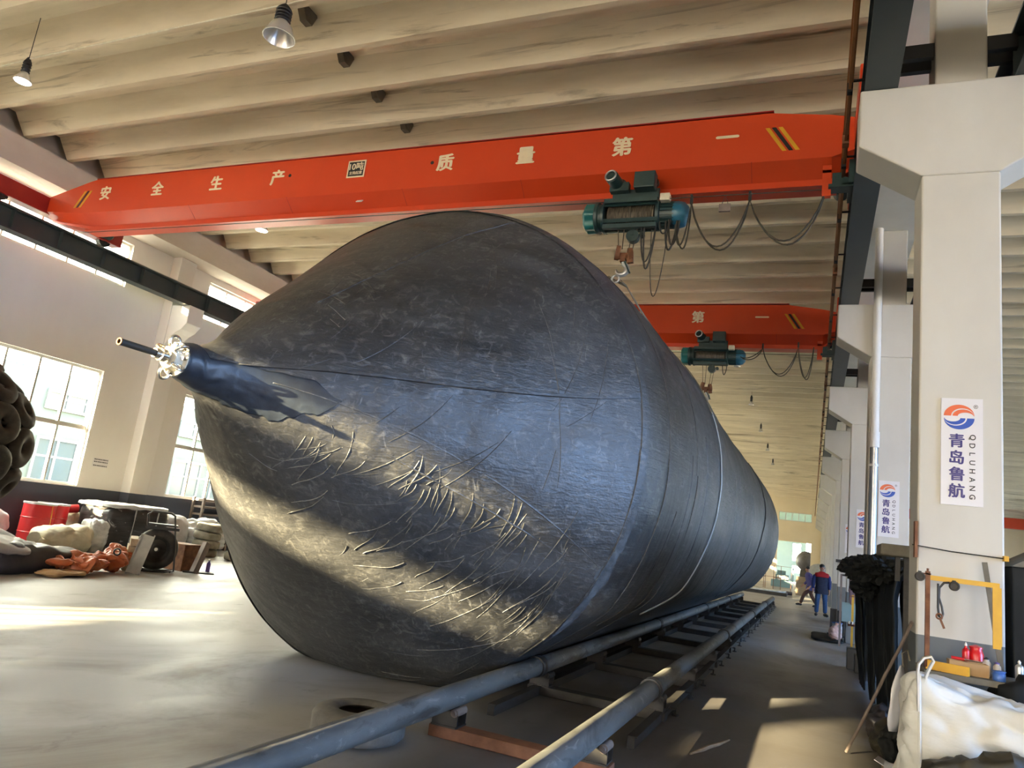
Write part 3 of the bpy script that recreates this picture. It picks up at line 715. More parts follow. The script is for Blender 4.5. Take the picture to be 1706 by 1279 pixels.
def hoist(x, y, z, label, hook, hang, wind=1.0):
    """electric wire-rope hoist under the girder; x, z at the drum's middle; hook = hook block centre"""
    t = thing('electric_hoist', (x, y, z), label, 'hoist')
    r = .165
    b = MB(); b.cyl((x - .38, y, z), (x + .25, y, z), r - .02, n=28)
    d = obj('drum', b, 'rope', t)
    b = MB(); n = 30
    for i in range(n):
        if i in (16, 17): continue
        b.torus((x - .36 + .6 * i / n, y, z), (1, 0, 0), r - .015, .011, 24, 6)
    obj('rope_coils', b, 'rope', d)
    b = MB()
    for ang in (75, 145, 215, 285, 325):
        a = math.radians(ang); b.obox((x - .42, y + (r + .03) * math.cos(a), z + (r + .03) * math.sin(a)), (x + .3, y + (r + .03) * math.cos(a), z + (r + .03) * math.sin(a)), .05, .018, (0, math.cos(a), math.sin(a)))
    b.box(x - .42, x + .3, y - .2, y - .13, z + .13, z + .19); b.box(x - .42, x + .3, y - .17, y - .1, z - .22, z - .16)
    obj('drum_cage', b, 'darkteal', t)
    b = MB(); b.lathe([(.2, 0), (.215, .01), (.215, .05), (.19, .06), (.19, .1), (.215, .11), (.215, .14)], (x - .56, y, z), (1, 0, 0), 30); obj('gear_flange', b, 'darkteal', t)
    b = MB(); rg = []
    for h, s_ in ((0, .8), (.03, 1), (.13, 1), (.15, 1.02)):
        rg.append([(x - .72 + h * 1.1, y + .19 * s_ * (1 + .08 * math.cos(6 * a)) * math.cos(a), z + .19 * s_ * (1 + .08 * math.cos(6 * a)) * math.sin(a)) for a in [2 * PI * k / 60 for k in range(60)]])
    b.loft(rg); obj('gearbox_cover', b, 'teal', t)
    b = MB(); b.lathe([(.2, 0), (.2, .04), (.155, .05), (.155, .26), (.17, .27)], (x + .28, y, z), (1, 0, 0), 28)
    for k in range(20):
        a = 2 * PI * k / 20; b.obox((x + .34, y + .165 * math.cos(a), z + .165 * math.sin(a)), (x + .52, y + .165 * math.cos(a), z + .165 * math.sin(a)), .012, .03, (0, math.cos(a), math.sin(a)))
    mo = obj('lifting_motor', b, 'darkteal', t)
    b = MB(); b.lathe([(.175, 0), (.18, .06), (.16, .14), (.1, .19)], (x + .5, y, z), (1, 0, 0), 28); obj('motor_cap', b, 'motorblue', mo)
    b = MB(); b.box(x + .33, x + .46, y - .2, y - .08, z + .13, z + .23); obj('junction_box', b, 'creamfit', mo, smooth=0, bevel=.01)
    # trolley under the flange with two motors in front of the girder
    b = MB(); b.box(x - .34, x + .3, y - .1, y - .06, z + .16, z + .36); b.box(x - .34, x + .3, y + .56, y + .6, z + .16, z + .36); b.box(x - .3, x + .26, y - .1, y + .6, z + .2, z + .25); tr = obj('trolley', b, 'darkteal', t, smooth=0, bevel=.01)
    for xw in (x - .24, x + .2):
        for yw in (y - .05, y + .52):
            b = MB(); b.cyl((xw, yw - .035, 6.30), (xw, yw + .035, 6.30), .07, n=18); obj('wheel', b, 'frame', tr)
    b = MB(); b.lathe([(.055, 0), (.09, .015), (.09, .2), (.1, .21), (.1, .24)], (x - .31, y - .36, z + .44), (.2, 1, -.15), 22); b.box(x - .36, x - .1, y - .2, y - .1, z + .3, z + .42); to = obj('travel_motor', b, 'darkteal', t)
    b = MB(); b.torus((x - .315, y - .365, z + .441), (.2, 1, -.15), .075, .012, 22, 8); obj('fan_guard', b, 'galv', to)
    b = MB(); b.box(x - .02, x + .26, y - .27, y - .1, z + .3, z + .53); obj('control_box', b, 'darkteal', t, smooth=0, bevel=.012)
    # rope falls, idler and hook block
    hx, hy, hz = hook
    b = MB(); b.cyl((x - .02, y - .08, z - .3), (x - .02, y + .02, z - .3), .085, n=24); b.box(x - .04, x + .0, y - .09, y + .03, z - .3, z - .15); b.cyl((x + .1, y - .06, z - .28), (x + .1, y, z - .28), .035); obj('guide_sheave', b, 'darkteal', t)
    for dx0, dx1, zz in ((-.22, -.09, .05), (-.13, -.04, .05), (.0, .05, .03), (.06, .1, .03)):
        b = MB(); b.tube([(x + dx0, y - .1, z - .15), (hx + dx1, hy, hz + zz)], .007, 6); obj('rope_fall', b, 'rope', t)
    hb = MB(); hb.cyl((hx - .12, hy - .02, hz), (hx - .07, hy + .0, hz - .005), .1, n=22); h = obj('hook_block', hb, 'rust', t)
    b = MB(); b.cyl((hx + .05, hy - .0, hz - .03), (hx + .10, hy + .02, hz - .02), .09, n=22); b.obox((hx + .07, hy, hz - .02), (hx + .09, hy, hz - .15), .06, .08); obj('sheave_cover', b, 'rust', h)
    b = MB(); b.cyl((hx - .08, hy, hz - .05), (hx + .05, hy, hz - .05), .045, n=16); b.obox((hx - .01, hy, hz - .02), (hx - .01, hy, hz - .14), .1, .07); obj('crosshead', b, 'rust', h)
    pts = [(hx - .01, hy, hz - .1)] + [(hx - .02 + .075 * math.cos(a), hy, hz - .24 + .075 * math.sin(a)) for a in [math.radians(70 - i * 25) for i in range(11)]]
    b = MB(); b.tube(pts, [.03, .032, .034, .036, .038, .038, .036, .034, .03, .026, .02, .012], 10); obj('hook', b, 'galv', h)
    b = MB(); b.obox((hx + .02, hy - .03, hz - .14), (hx + .1, hy - .03, hz - .3), .05, .02); obj('safety_latch', b, 'darkteal', h)
    # hanging cable loops beside the motor
    for (xa, za), (xb, zb), dip, rr in hang:
        b = MB(); pts = []
        for i in range(15):
            u = i / 14; pts.append((xa + (xb - xa) * u + .0, y - .12 - .04 * math.sin(PI * u), za + (zb - za) * u - dip * math.sin(PI * u) ** .6))
        b.tube(pts, rr, 7); obj('hanging_cable', b, 'cable', t)
    return t
hoist(-2.34, 8.95, 5.84, 'teal electric hoist on the front crane, lifting the sling', (-2.46, 8.95, 5.33),
      [((-2.2, 5.75), (-2.04, 5.75), .72, .012), ((-2.04, 5.75), (-2.24, 5.74), .62, .010), ((-1.92, 5.7), (-1.77, 5.7), .42, .013), ((-1.88, 5.72), (-1.74, 5.7), .36, .013), ((-2.0, 5.7), (-1.86, 5.72), .2, .009), ((-2.1, 5.7), (-1.88, 5.7), 1.05, .006)])
hoist(-2.22, 16.5, 5.95, 'teal electric hoist on the second crane, hanging free', (-2.33, 16.5, 5.25), [((-2.0, 5.75), (-1.9, 5.75), .25, .01)])

def festoon(y, pts, label):
    t = thing('festoon_cable', (pts[0][0], y, pts[0][1]), label, 'cable')
    for off in (0, .035):
        b = MB(); full = []
        for (xa, za, _), (xb, zb, dip) in zip(pts, pts[1:]):
            for i in range(14):
                u = i / 14; full.append((xa + (xb - xa) * u + off * math.sin(PI * u), y + off, za + (zb - za) * u - (dip + off) * math.sin(PI * u) ** .75))
        full.append((pts[-1][0], y + off, pts[-1][1])); b.tube(full, .011, 7); obj('cable', b, 'cablebrown', t)
    for x, z, _ in pts[1:-1]:
        b = MB(); b.box(x - .018, x + .018, y - .0, y + .03, z - .01, z + .08); b.cyl((x, y - .015, z + .09), (x, y + .035, z + .09), .018, n=12); obj('cable_trolley', b, 'black', t)
festoon(8.78, [(-1.78, 5.62, 0), (-1.6, 5.92, .42), (-.88, 5.92, .62), (-.02, 5.93, .58)], 'looped olive festoon cable hanging right of the front hoist')
festoon(16.33, [(-1.62, 5.92, 0), (-1.16, 6.13, .1), (-.43, 6.17, .6), (-.12, 6.17, .68)], 'looped olive festoon cable hanging right of the second hoist')
for x, y, lb in ((-1.18, 8.8, 'small hanging tag plate under the wire of the front crane'),):
    t = thing('hanging_tag', (x, y, 5.9), lb, 'tag')
    b = MB(); b.box(x - .07, x + .07, y - .02, y + .02, 5.78, 5.88); obj('plate', b, 'brownsteel', t, smooth=0)
    b = MB(); b.tube([(x - .04, y, 5.88), (x, y, 6.0), (x + .04, y, 5.88)], .005, 6); obj('wire', b, 'black', t)
# girder of the crane in the right bay, far down the hall
t = thing('bridge_crane', (9, 67, 6.3), 'red crane girder far down the right bay, seen between the white columns', 'bridge crane')
b = MB(); b.box(1.75, 16.4, 67, 67.6, 6.5, 7.3); obj('girder', b, 'red', t, smooth=0)
b = MB(); b.box(1.48, 1.76, 65.8, 68.8, 6.6, 6.94); b.box(16.3, 16.58, 65.8, 68.8, 6.6, 6.94); obj('end_carriage', b, 'darkred', t, smooth=0)

# ================================================================== AIRBAG
BN = Vector((-3.982, 3.56, 2.35)); BA = Vector((.02577, .999655, .00489)).normalized()
BE1 = Vector((0, 0, 1)).cross(BA).normalized(); BE2 = BA.cross(BE1)
PROF = [(0, .10), (.2, .17), (.4, .30), (.8, .68), (1.2, 1.025), (1.6, 1.36), (2.0, 1.70), (2.4, 2.04), (2.7, 2.28), (2.88, 2.43), (3.05, 2.53), (3.4, 2.59), (3.8, 2.615), (4.4, 2.635), (5.8, 2.645), (7.0, 2.67), (9, 2.60), (12, 2.545),
        (16, 2.508), (20, 2.484), (22, 2.42), (23.5, 2.2), (25, 1.7), (26.5, .9), (27.4, .25)]
def prof(s):
    if s <= 0: return PROF[0][1]
    for i in range(len(PROF) - 1):
        (s0, r0), (s1, r1) = PROF[i], PROF[i + 1]
        if s <= s1:
            def sl(j):
                if j <= 0 or j >= len(PROF) - 1: k = max(0, min(j, len(PROF) - 2)); return (PROF[k + 1][1] - PROF[k][1]) / (PROF[k + 1][0] - PROF[k][0])
                a = (PROF[j][1] - PROF[j - 1][1]) / (PROF[j][0] - PROF[j - 1][0]); c = (PROF[j + 1][1] - PROF[j][1]) / (PROF[j + 1][0] - PROF[j][0])
                return 0 if a * c <= 0 else 2 * a * c / (a + c)
            h = s1 - s0; u = (s - s0) / h; m0, m1 = sl(i) * h, sl(i + 1) * h
            return r0 * (2 * u ** 3 - 3 * u ** 2 + 1) + m0 * (u ** 3 - 2 * u ** 2 + u) + r1 * (-2 * u ** 3 + 3 * u ** 2) + m1 * (u ** 3 - u ** 2)
    return PROF[-1][1]
RAILX, RAILZ, RAILR = -2.38, .28, .083
def smin(a, b, k=.05):
    h = max(k - abs(a - b), 0) / k; return min(a, b) - h * h * k / 4
def bagp(s, th, lift=0.0):
    """point on the airbag: s metres behind the nose, th degrees about its axis (180 = right side, 90 = top)"""
    C = BN + BA * s; a = math.radians(th); e = BE1 * math.cos(a) + BE2 * math.sin(a)
    r = prof(s)
    if .3 < s < 26:
        r += .012 * noise.noise((s * 1.3, th * .045, 2.0)) * min(1, s) + (.006 * noise.noise((s * 5, th * .16, 7.0)))
    # slack skin: sags a little below, drawn in above the left shoulder
    tb = th % 360
    if 1.2 < s < 4:
        f = math.sin(PI * (s - 1.2) / 2.8)
        if 285 < tb < 355: r += .045 * f * math.sin(PI * (tb - 285) / 70)
        if 30 < tb < 105: r -= .04 * f * math.sin(PI * (tb - 30) / 75)
    # flattened where it lies on the floor and against the roller pipe
    if e.z < -.2: r = smin(r, (C.z - .012) / -e.z)
    if s > 1.5:
        ux, uz = RAILX - C.x, RAILZ - C.z; d = math.hypot(ux, uz); ux /= d; uz /= d
        c = e.x * ux + e.z * uz
        if c > .5: r = smin(r, (d - RAILR - .02) / c)
    return C + e * (r + lift)
t = thing('airbag', (-3.7, 14, 0), 'huge charcoal rubber airbag with a conical nose lying along the hall', 'airbag')
b = MB(); SS = []
s = 0.0
while s < 27.4:
    SS.append(s); s += .035 if s < 3.8 else (.12 if s < 10 else .3)
SS.append(27.4); NT = 176
grid = [[b.bm.verts.new(bagp(s, 360 * k / NT)) for k in range(NT)] for s in SS]
for ga, gb in zip(grid, grid[1:]):
    for k in range(NT): b.bm.faces.new((ga[k], ga[(k + 1) % NT], gb[(k + 1) % NT], gb[k]))
b.bm.faces.new(grid[-1]); b.bm.faces.new(grid[0][::-1])
def ribbon(pts, wd, h, b=b):
    """a low raised strip following points (s, th) on the skin; pts sampled along it"""
    P = [(bagp(s, th, -.004), bagp(s, th, h)) for s, th in pts]; n = len(P); rows = []
    for i, (p, q) in enumerate(P):
        d = (P[min(i + 1, n - 1)][0] - P[max(i - 1, 0)][0]); nrm = (q - p).normalized(); sd_ = d.cross(nrm)
        if sd_.length < 1e-6: sd_ = Vector((1, 0, 0))
        sd_.normalize(); tap = wd / 2 * min(1, .25 + 3 * min(i, n - 1 - i) / n)
        rows.append([p - sd_ * tap, q - sd_ * tap * .6, q + sd_ * tap * .6, p + sd_ * tap])
    b.loft(rows, True, True)
rnd = random.Random(4)
body_extra = []
for i in range(95):                                            # fabric cords and creases laid round the cone
    s0 = rnd.choice((.85, 1.05, 1.5, 1.62, 1.85, 1.95, 2.05, 2.3, 2.62, 2.72)) + rnd.uniform(-.1, .1); th0 = rnd.uniform(-163, -126); ln = rnd.uniform(6, 16) * (1.0 if s0 > 1.2 else 1.6)
    if rnd.random() < .2: th0 = rnd.uniform(-130, -105)
    ds = rnd.uniform(-.14, .10)
    ribbon([(s0 + ds * u + .012 * math.sin(5 * u), th0 + ln * u) for u in [k / 8 for k in range(9)]], rnd.uniform(.007, .013), rnd.uniform(.0015, .0032))
for i in range(46):                                            # fainter scratches and creases elsewhere on the cone
    s0 = rnd.uniform(.6, 2.9); th0 = rnd.uniform(95, 235); ln = rnd.uniform(6, 26)
    ds = rnd.uniform(-.5, .1)
    ribbon([(max(.4, s0 + ds * u), th0 + ln * u) for u in [k / 8 for k in range(9)]], .008, .003)
ribbon([(.3 + 2.62 * u, 166.5 + 5 * math.sin(u * 2.2) - 1.4 * u) for u in [k / 40 for k in range(41)]], .035, .018)  # lap seam along the cone
ribbon([(.9 + 2.0 * u, 113 - 4 * math.sin(u * 3)) for u in [k / 40 for k in range(41)]], .03, .008)
ribbon([(.5 + 2.4 * u, -176 + 22 * u) for u in [k / 40 for k in range(41)]], .02, .006)
ribbon([(.8 + 2.1 * u, -158 + 6 * u) for u in [k / 40 for k in range(41)]], .02, .005)
for sr, wd, h in ((2.93, .06, .006), (3.53, .03, .005), (4.9, .02, .005)):  # ring seams
    ribbon([(sr + .02 * math.sin(u * 9), -180 + u * 360) for u in [k / 160 for k in range(161)]], wd, h)
for sb, ta, tb in ((4.6, 176, 215), (5.6, 168, 205), (4.1, 190, 222), (9.0, 170, 215), (12.5, 170, 215)):
    ribbon([(sb + .0 * u, ta + (tb - ta) * u) for u in [k / 30 for k in range(31)]], .05, .006)
obj('body', b, 'bag', t, smooth=60)
b = MB(); rows = []
for i in range(60):
    th = 191 + 33 * i / 59; wd = (.05 + .06 * noise.noise((th * .2, 1, 5)) + .03 * noise.noise((th * .9, 2, 8))) * math.sin(PI * (i + .5) / 60) ** .5
    wd = max(.008, wd); c_ = 2.99 + .03 * noise.noise((th * .12, 9, 3))
    rows.append([bagp(c_ - wd + 2 * wd * k / 4, th, .003) for k in range(5)])
b.loft(rows, False, False); obj('chalk_scuff', b, 'chalk', t, smooth=60)
# fraying rubber patch wrapped round the neck and down the cone's underside
b = MB(); rows = []
def lerp_tab(tab, s):
    for (s0, v0), (s1, v1) in zip(tab, tab[1:]):
        if s <= s1: return v0 + (v1 - v0) * max(0, (s - s0)) / (s1 - s0)
    return tab[-1][1]
LOW = [(0, 330), (.14, 320), (.2, 266), (.29, 245), (.49, 226), (.60, 214), (.72, 200), (.86, 187)]
UPP = [(0, 60), (.06, 100), (.12, 160), (.32, 166), (.45, 171), (.7, 176), (.86, 186)]
for i in range(76):
    s = -.02 + .88 * i / 75
    j0 = lerp_tab(UPP, s) + 2.5 * noise.noise((s * 7, 0, 1)); j1 = lerp_tab(LOW, s) + (6 * noise.noise((s * 11, 4, 1)) + 4 * noise.noise((s * 31, 4, 1))) * min(1, .7 / max(s, .2))
    lf = max(.003, .018 * (1 - s / .6))
    rows.append([bagp(max(s, 0), j0 + (j1 - j0) * k / 24, lf + min(lf, .01) * .6 * noise.noise((s * 8, k * .3, 3))) + BA * min(s, 0) for k in range(25)])
b.loft(rows, False, False)
o = obj('neck_sleeve', b, 'bagpatch', t, smooth=60); o['label'] = 'blue-black rubber sleeve round the neck'
sm = o.modifiers.new('thick', 'SOLIDIFY'); sm.thickness = .004; sm.offset = 0
b = MB(); b.lathe([(.085, .05), (.112, .02), (.116, -.03), (.085, -.035), (.075, -.09), (.035, -.095)], BN, BA, 28); o = obj('mouth_flange', b, 'creamfit', t)
for k in range(8):
    a = 2 * PI * k / 8; p = BN - BA * .03 + (BE1 * math.cos(a) + BE2 * math.sin(a)) * .098
    b = MB(); b.cyl(p - BA * .03, p + BA * .01, .014, n=6); obj('bolt', b, 'chrome', o)
for k, a0 in enumerate((35, 95, 150, 215, 285)):
    a = math.radians(a0); e = BE1 * math.cos(a) + BE2 * math.sin(a); b = MB(); b.torus(BN - BA * .07 + e * .108, e.cross(BA + e * .3), .04, .011, 20, 8); obj('shackle', b, 'chrome', t)
V0 = BN - BA * .1
b = MB(); b.lathe([(.045, 0), (.045, .06), (.032, .065), (.032, .1)], V0, -BA, 20); obj('valve_stem', b, 'chrome', t)
b = MB(); b.lathe([(.022, .09), (.022, .36), (.016, .36), (.016, .3)], V0, -BA, 20); o = obj('air_hose_tail', b, 'cable', t)
b = MB(); b.torus(V0 - BA * .36, BA, .02, .005, 20, 8); obj('brass_lip', b, 'copper', o)

# lifting sling from the hook round the airbag, and the second lashing further back
HK = Vector((-2.50, 8.95, 5.02))
def strap(path, wd, m, name, parent, h=.012):
    b = MB(); rows = []; n = len(path)
    for i, (p, nr) in enumerate(path):
        d = path[min(i + 1, n - 1)][0] - path[max(i - 1, 0)][0]; sd_ = d.cross(nr).normalized()
        rows.append([p - sd_ * wd / 2, p - sd_ * wd / 2 + nr * h, p + sd_ * wd / 2 + nr * h, p + sd_ * wd / 2])
    b.loft(rows, True, True); return obj(name, b, m, parent)
def onbag(s, th):
    a = math.radians(th); return (bagp(s, th, .006), BE1 * math.cos(a) + BE2 * math.sin(a))
t = thing('lifting_sling', HK, 'long webbing sling from the front hoist hook round the airbag', 'sling')
b = MB(); b.torus(HK + Vector((-.05, -.0, -.06)), (0, 1, 0), .05, .016, 18, 8); obj('shackle', b, 'galv', t)
for off in (-.03, .03):
    pts = [(HK + Vector((off, 0, -.1)), Vector((.6, -.6, .5)).normalized())]
    e_ = onbag(7.0 + off * 2, 131)
    for k in range(1, 8): pts.append((HK.lerp(e_[0], k / 8) + Vector((0, 0, -.06 * math.sin(PI * k / 8))), Vector((.6, -.6, .5)).normalized()))
    for k in range(12): pts.append(onbag(7.0 + off * 2 - .2 * k / 11, 131 + 26 * k / 11))
    strap(pts, .05, 'sling', 'right_leg', t)
pts = [onbag(s_, th_) for s_, th_ in [(6.8, 156 + .5 * k) for k in range(10)]]
key = [(6.78, 161), (6.73, 166), (6.65, 172), (6.59, 177), (6.52, 187), (6.46, 193.5), (6.34, 203), (6.29, 207.7), (6.02, 215.4), (5.8, 222)]
for (s0, a0), (s1, a1) in zip(key, key[1:]):
    pts += [onbag(s0 + (s1 - s0) * k / 8, a0 + (a1 - a0) * k / 8) for k in range(8)]
o = strap(pts, .035, 'paleline', 'round_leg', t); o['label'] = 'pale leg of the sling down the airbag flank'
pts = [(HK + Vector((-.04, 0, -.1)), Vector((0, -.5, .8)).normalized())]; e_ = onbag(5.75, 100)
for k in range(1, 5): pts.append((HK.lerp(e_[0], k / 5), Vector((0, -.5, .8)).normalized()))
pts += [onbag(5.75 + .02 * k, 100 - 10 * k) for k in range(16)]
strap(pts, .045, 'sling', 'left_leg', t)
pts = []
key = [(16.8, 140), (16.3, 158), (15.85, 171), (15.1, 185.5), (14.51, 202.5), (13.5, 217), (12.8, 223)]
for (s0, a0), (s1, a1) in zip(key, key[1:]): pts += [onbag(s0 + (s1 - s0) * k / 10, a0 + (a1 - a0) * k / 10) for k in range(10)]
tag(strap(pts, .09, 'rubber', 'lashing_strap', None), 'black strap slanting down the far flank of the airbag', 'strap')

# ================================================================== ROLLER TRACK
RL, RR, RZ = -2.38, -1.28, .28
t = thing('roller_track', (-1.73, 16, 0), 'long steel roller track with two pipes on a ladder frame beside the airbag', 'roller track')
joints = [.95, 7.0, 13.1, 19.3, 24.95, 30.2]
for X in (RL, RR):
    for y0, y1 in zip(joints, joints[1:]):
        b = MB(); b.lathe([(.03, 0), (RAILR - .01, .0), (RAILR, .02), (RAILR, y1 - y0 - .1), (RAILR - .01, y1 - y0 - .08), (.03, y1 - y0 - .08)], (X, y0 + .04, RZ), (0, 1, 0), 28); p_ = obj('roller_pipe', b, 'pipe', t)
    for y in joints[1:-1]:
        b = MB(); q = RAILR + .016; b.lathe([(.04, -.075), (q, -.07), (q, -.025), (RAILR - .02, -.018), (RAILR - .02, .018), (q, .025), (q, .07), (.04, .075)], (X, y, RZ), (0, 1, 0), 26)
        obj('coupling', b, 'black', t)
for y in [1.1 + 2.03 * k for k in range(15)]:
    near = abs(y - 5.16) < .2
    b = MB(); b.box(RL - .12, RR + .12, y - .075, y + .075, .002, .085); obj('cross_beam', b, 'ruststeel' if near or y < 5 else 'frame', t, smooth=0, bevel=.006)
    for X in (RL, RR):
        b = MB(); b.box(X - .1, X + .1, y - .09, y + .09, .085, .097)
        for dy in (-.07, .07): b.prism([(X - .1, .097), (X + .1, .097), (X + .1, .17), (X + .08, .205), (X - .08, .205), (X - .1, .17)], 1, y + dy - .006, y + dy + .006)
        br = obj('roller_bracket', b, 'frame', t, smooth=0)
        for dx in (-.072, .072):
            b = MB(); b.lathe([(.012, -.105), (.018, -.104), (.018, -.082), (.03, -.08), (.03, .08), (.01, .082)], (X + dx, y, .188), (0, 1, 0), 14); obj('idler', b, 'brownsteel' if y < 6 else 'frame', br)
for X in (RL - .02, RR + .06):
    b = MB(); b.box(X - .03, X + .03, 6.0, 30.2, .0, .085); b.box(X - .03, X + .045, 6.0, 30.2, .08, .09); obj('side_channel', b, 'frame', t, smooth=0)
for y in [7.5 + 1.0 * k for k in range(23)]:
    b = MB(); b.cyl((RR + .15, y, 0), (RR + .15, y, .012), .035, n=12); b.cyl((RR + .15, y, .01), (RR + .15, y, .07), .009, n=8); b.obox((RR + .09, y, .06), (RR + .16, y, .06), .03, .012); obj('levelling_foot', b, 'frame', t)

# ================================================================== LEFT SIDE OF THE HALL
# tyre-clad fender at the left edge
FC = Vector((-12.58, 6.6, 1.83)); FR = 1.36; FL = 1.5
t = thing('tyre_clad_fender', (FC.x, FC.y, 0), 'huge dark fender clad in old tyres at the left edge', 'fender')
b = MB(); b.lathe([(FR * math.sin(PI * i / 24), -FL * math.cos(PI * i / 24)) for i in range(25)], FC, (0, 1, 0), 40); obj('body', b, 'tyre', t)
tyre0 = None
nt_ = 0
for i in range(5):
    v = -.8 + 1.6 * i / 4
    rr = FR * math.sqrt(max(0, 1 - (v * .9) ** 2)); nn = 13 if abs(v) < .5 else 10
    for k in range(nn):
        a = 2 * PI * (k + .5 * (i % 2)) / nn
        nrm = Vector((math.cos(a), v * .75, math.sin(a))).normalized()
        p = FC + Vector((rr * math.cos(a), v * FL * .9, rr * math.sin(a))) + nrm * .07
        b = MB(); b.torus(p, nrm, .2, .13, 22, 10, .85); obj('tyre', b, 'tyre', t); nt_ += 1
for k in range(13):
    a = 2 * PI * k / 13; b = MB(); pts = []
    for i in range(13):
        v = -1 + 2 * i / 12; rr = FR * math.sqrt(max(0.02, 1 - (v * .93) ** 2)) + .09
        pts.append(FC + Vector((rr * math.cos(a + .24), v * FL * .95, rr * math.sin(a + .24))))
    b.tube(pts, .025, 6); obj('chain', b, 'frame', t)
b = MB()
for y in (5.9, 7.5): b.prism([(FC.x - .6, .0), (FC.x + .6, .0), (FC.x + .6, .52), (FC.x + .3, .40), (FC.x, .36), (FC.x - .3, .40), (FC.x - .6, .52)], 1, y - .12, y + .12)
obj('cradle', b, 'frame', t, smooth=0)

def drum(x, y, z0, r, h, label, strapped=True):
    t = thing('steel_drum', (x, y, z0), label, 'drum', None)
    b = MB(); b.lathe([(r - .01, 0), (r, .02), (r, h * .32), (r + .012, h * .335), (r, h * .35), (r, h * .65), (r + .012, h * .665), (r, h * .68), (r, h - .02)], (x, y, z0), n=32); obj('body', b, 'reddrum', t)
    b = MB(); b.lathe([(r + .012, h - .03), (r + .014, h + .005), (r - .02, h + .005), (r - .03, h - .015)], (x, y, z0), n=32); obj('lid', b, 'drumlid', t)
    if strapped:
        b = MB(); b.obox((x + r * .9, y + .12, z0 + .02), (x + r * .9, y + .06, z0 + h), .012, .05, (1, 0, 0)); o = obj('strap', b, 'yellow', t, smooth=0)
drum(-14.63, 10.77, .04, .29, .86, 'red steel drum with a silver lid by the left wall, mostly behind the strapped drum', False)
drum(-14.33, 10.26, .04, .29, .86, 'red steel drum with a yellow strap by the left wall')
t = thing('paint_can', (-14.8, 11.3, .70), 'small red and white can on the tied sack right of the drums', 'can')
b = MB(); b.cyl((-14.82, 11.2, .80), (-14.76, 11.42, .83), .09, n=18); obj('body', b, 'reddrum', t)
b = MB(); b.cyl((-14.83, 11.16, .795), (-14.82, 11.2, .80), .095, n=18); obj('lid', b, 'drumlid', t)

def sack(name, c, half, m, label, cat='sack', e=3.0, amp=.08, freq=2.2, seed=1, neck=None, cuts=16, warp=None, group=None):
    t = thing(name, (c[0], c[1], c[2] - half[2]), label, cat, group)
    b = MB(); b.blob(c, half, e, 22, amp * .75, freq, seed, warp=warp, crease=.35); obj('body', b, m, t, smooth=70)
    if neck:
        p0, p1, r = neck; b = MB(); b.lathe([(r, 0), (r * .55, .3 * (Vector(p1) - Vector(p0)).length), (r * .5, .45 * (Vector(p1) - Vector(p0)).length), (r * .9, (Vector(p1) - Vector(p0)).length)], p0, Vector(p1) - Vector(p0), 14); obj('tied_neck', b, m, t)
    return t
sack('bulk_sack', (-14.3, 8.75, .42), (.42, .45, .42), 'whitesack', 'violet-white sack under the tyre-clad fender by the left wall', seed=3)
sack('bulk_sack', (-14.85, 9.72, .36), (.25, .26, .36), 'whitesack', 'small white sack squeezed between the wall and the red drums', seed=5)
def slump(q): return Vector((q.x, q.y, q.z * (1.0 + .45 * max(-.6, min(.8, q.y)))))
sack('bulk_sack', (-13.5, 10.25, .28), (.42, .56, .28), 'creamsack', 'large cream woven sack slumped in front of the red drums', seed=7, amp=.1, warp=slump, neck=((-13.3, 9.75, .2), (-13.1, 9.4, .32), .13))
sack('bulk_sack', (-14.85, 11.5, .38), (.26, .28, .38), 'creamsack', 'tied cream sack between the red drums and the black pallet', seed=9, amp=.07)

# wrapped pallet of black sheets
t = thing('wrapped_pallet', (-13.95, 11.95, 0), 'pallet of black rubber sheets in shiny stretch wrap', 'wrapped pallet')
b = MB(); b.box(-14.5, -13.4, 11.2, 12.7, .0, .1); obj('pallet', b, 'wood', t, smooth=0)
b = MB(); b.blob((-13.95, 11.95, .56), (.57, .80, .46), 7, 18, .05, 2.2, 12); obj('sheet_stack', b, 'wrapdark', t, smooth=60)
b = MB(); b.blob((-13.98, 11.92, 1.0), (.575, .81, .055), 7, 16, .035, 3, 14); obj('wrap_cap', b, 'wrap', t, smooth=60)
for y in (11.7, 12.3):
    b = MB(); b.obox((-13.375, y, .15), (-13.37, y + .03, .98), .012, .03, (1, 0, 0)); obj('strap', b, 'wrap', t, smooth=0)
sack('wrapped_bundle', (-13.62, 11.0, .36), (.26, .22, .36), 'wrap', 'shiny stretch-wrapped white bundle against the left end of the black pallet', 'wrapped bundle', e=4, amp=.09, freq=3, seed=21)
sack('bulk_sack', (-14.5, 13.75, .46), (.36, .42, .46), 'whitesack', 'bluish-white bulk sack behind the black pallet, below the second window', seed=23, amp=.06)
sack('wrapped_bundle', (-14.35, 14.75, .42), (.45, .58, .42), 'wrap', 'heap of crinkled clear plastic film right of the black pallet', 'plastic film heap', e=2.4, amp=.16, freq=3, seed=25)
sack('wrapped_bundle', (-13.8, 16.15, .45), (.5, .6, .45), 'wrap', 'second heap of crinkled plastic film, next to the dusty tyres', 'plastic film heap', e=2.4, amp=.16, freq=3, seed=26)
# steel rack by the wall
t = thing('steel_rack', (-14.8, 15.6, 0), 'low steel rack under the second window, mostly behind the airbag', 'rack')
for y in (14.95, 16.4):
    for x in (-15.1, -14.75):
        b = MB(); b.box(x - .03, x + .03, y - .03, y + .03, 0, 1.38); obj('post', b, 'brownsteel', t, smooth=0)
for z in (.95, 1.14, 1.32):
    b = MB(); b.box(-15.12, -14.72, 14.95, 16.4, z - .03, z + .02); obj('shelf', b, 'brownsteel', t, smooth=0)

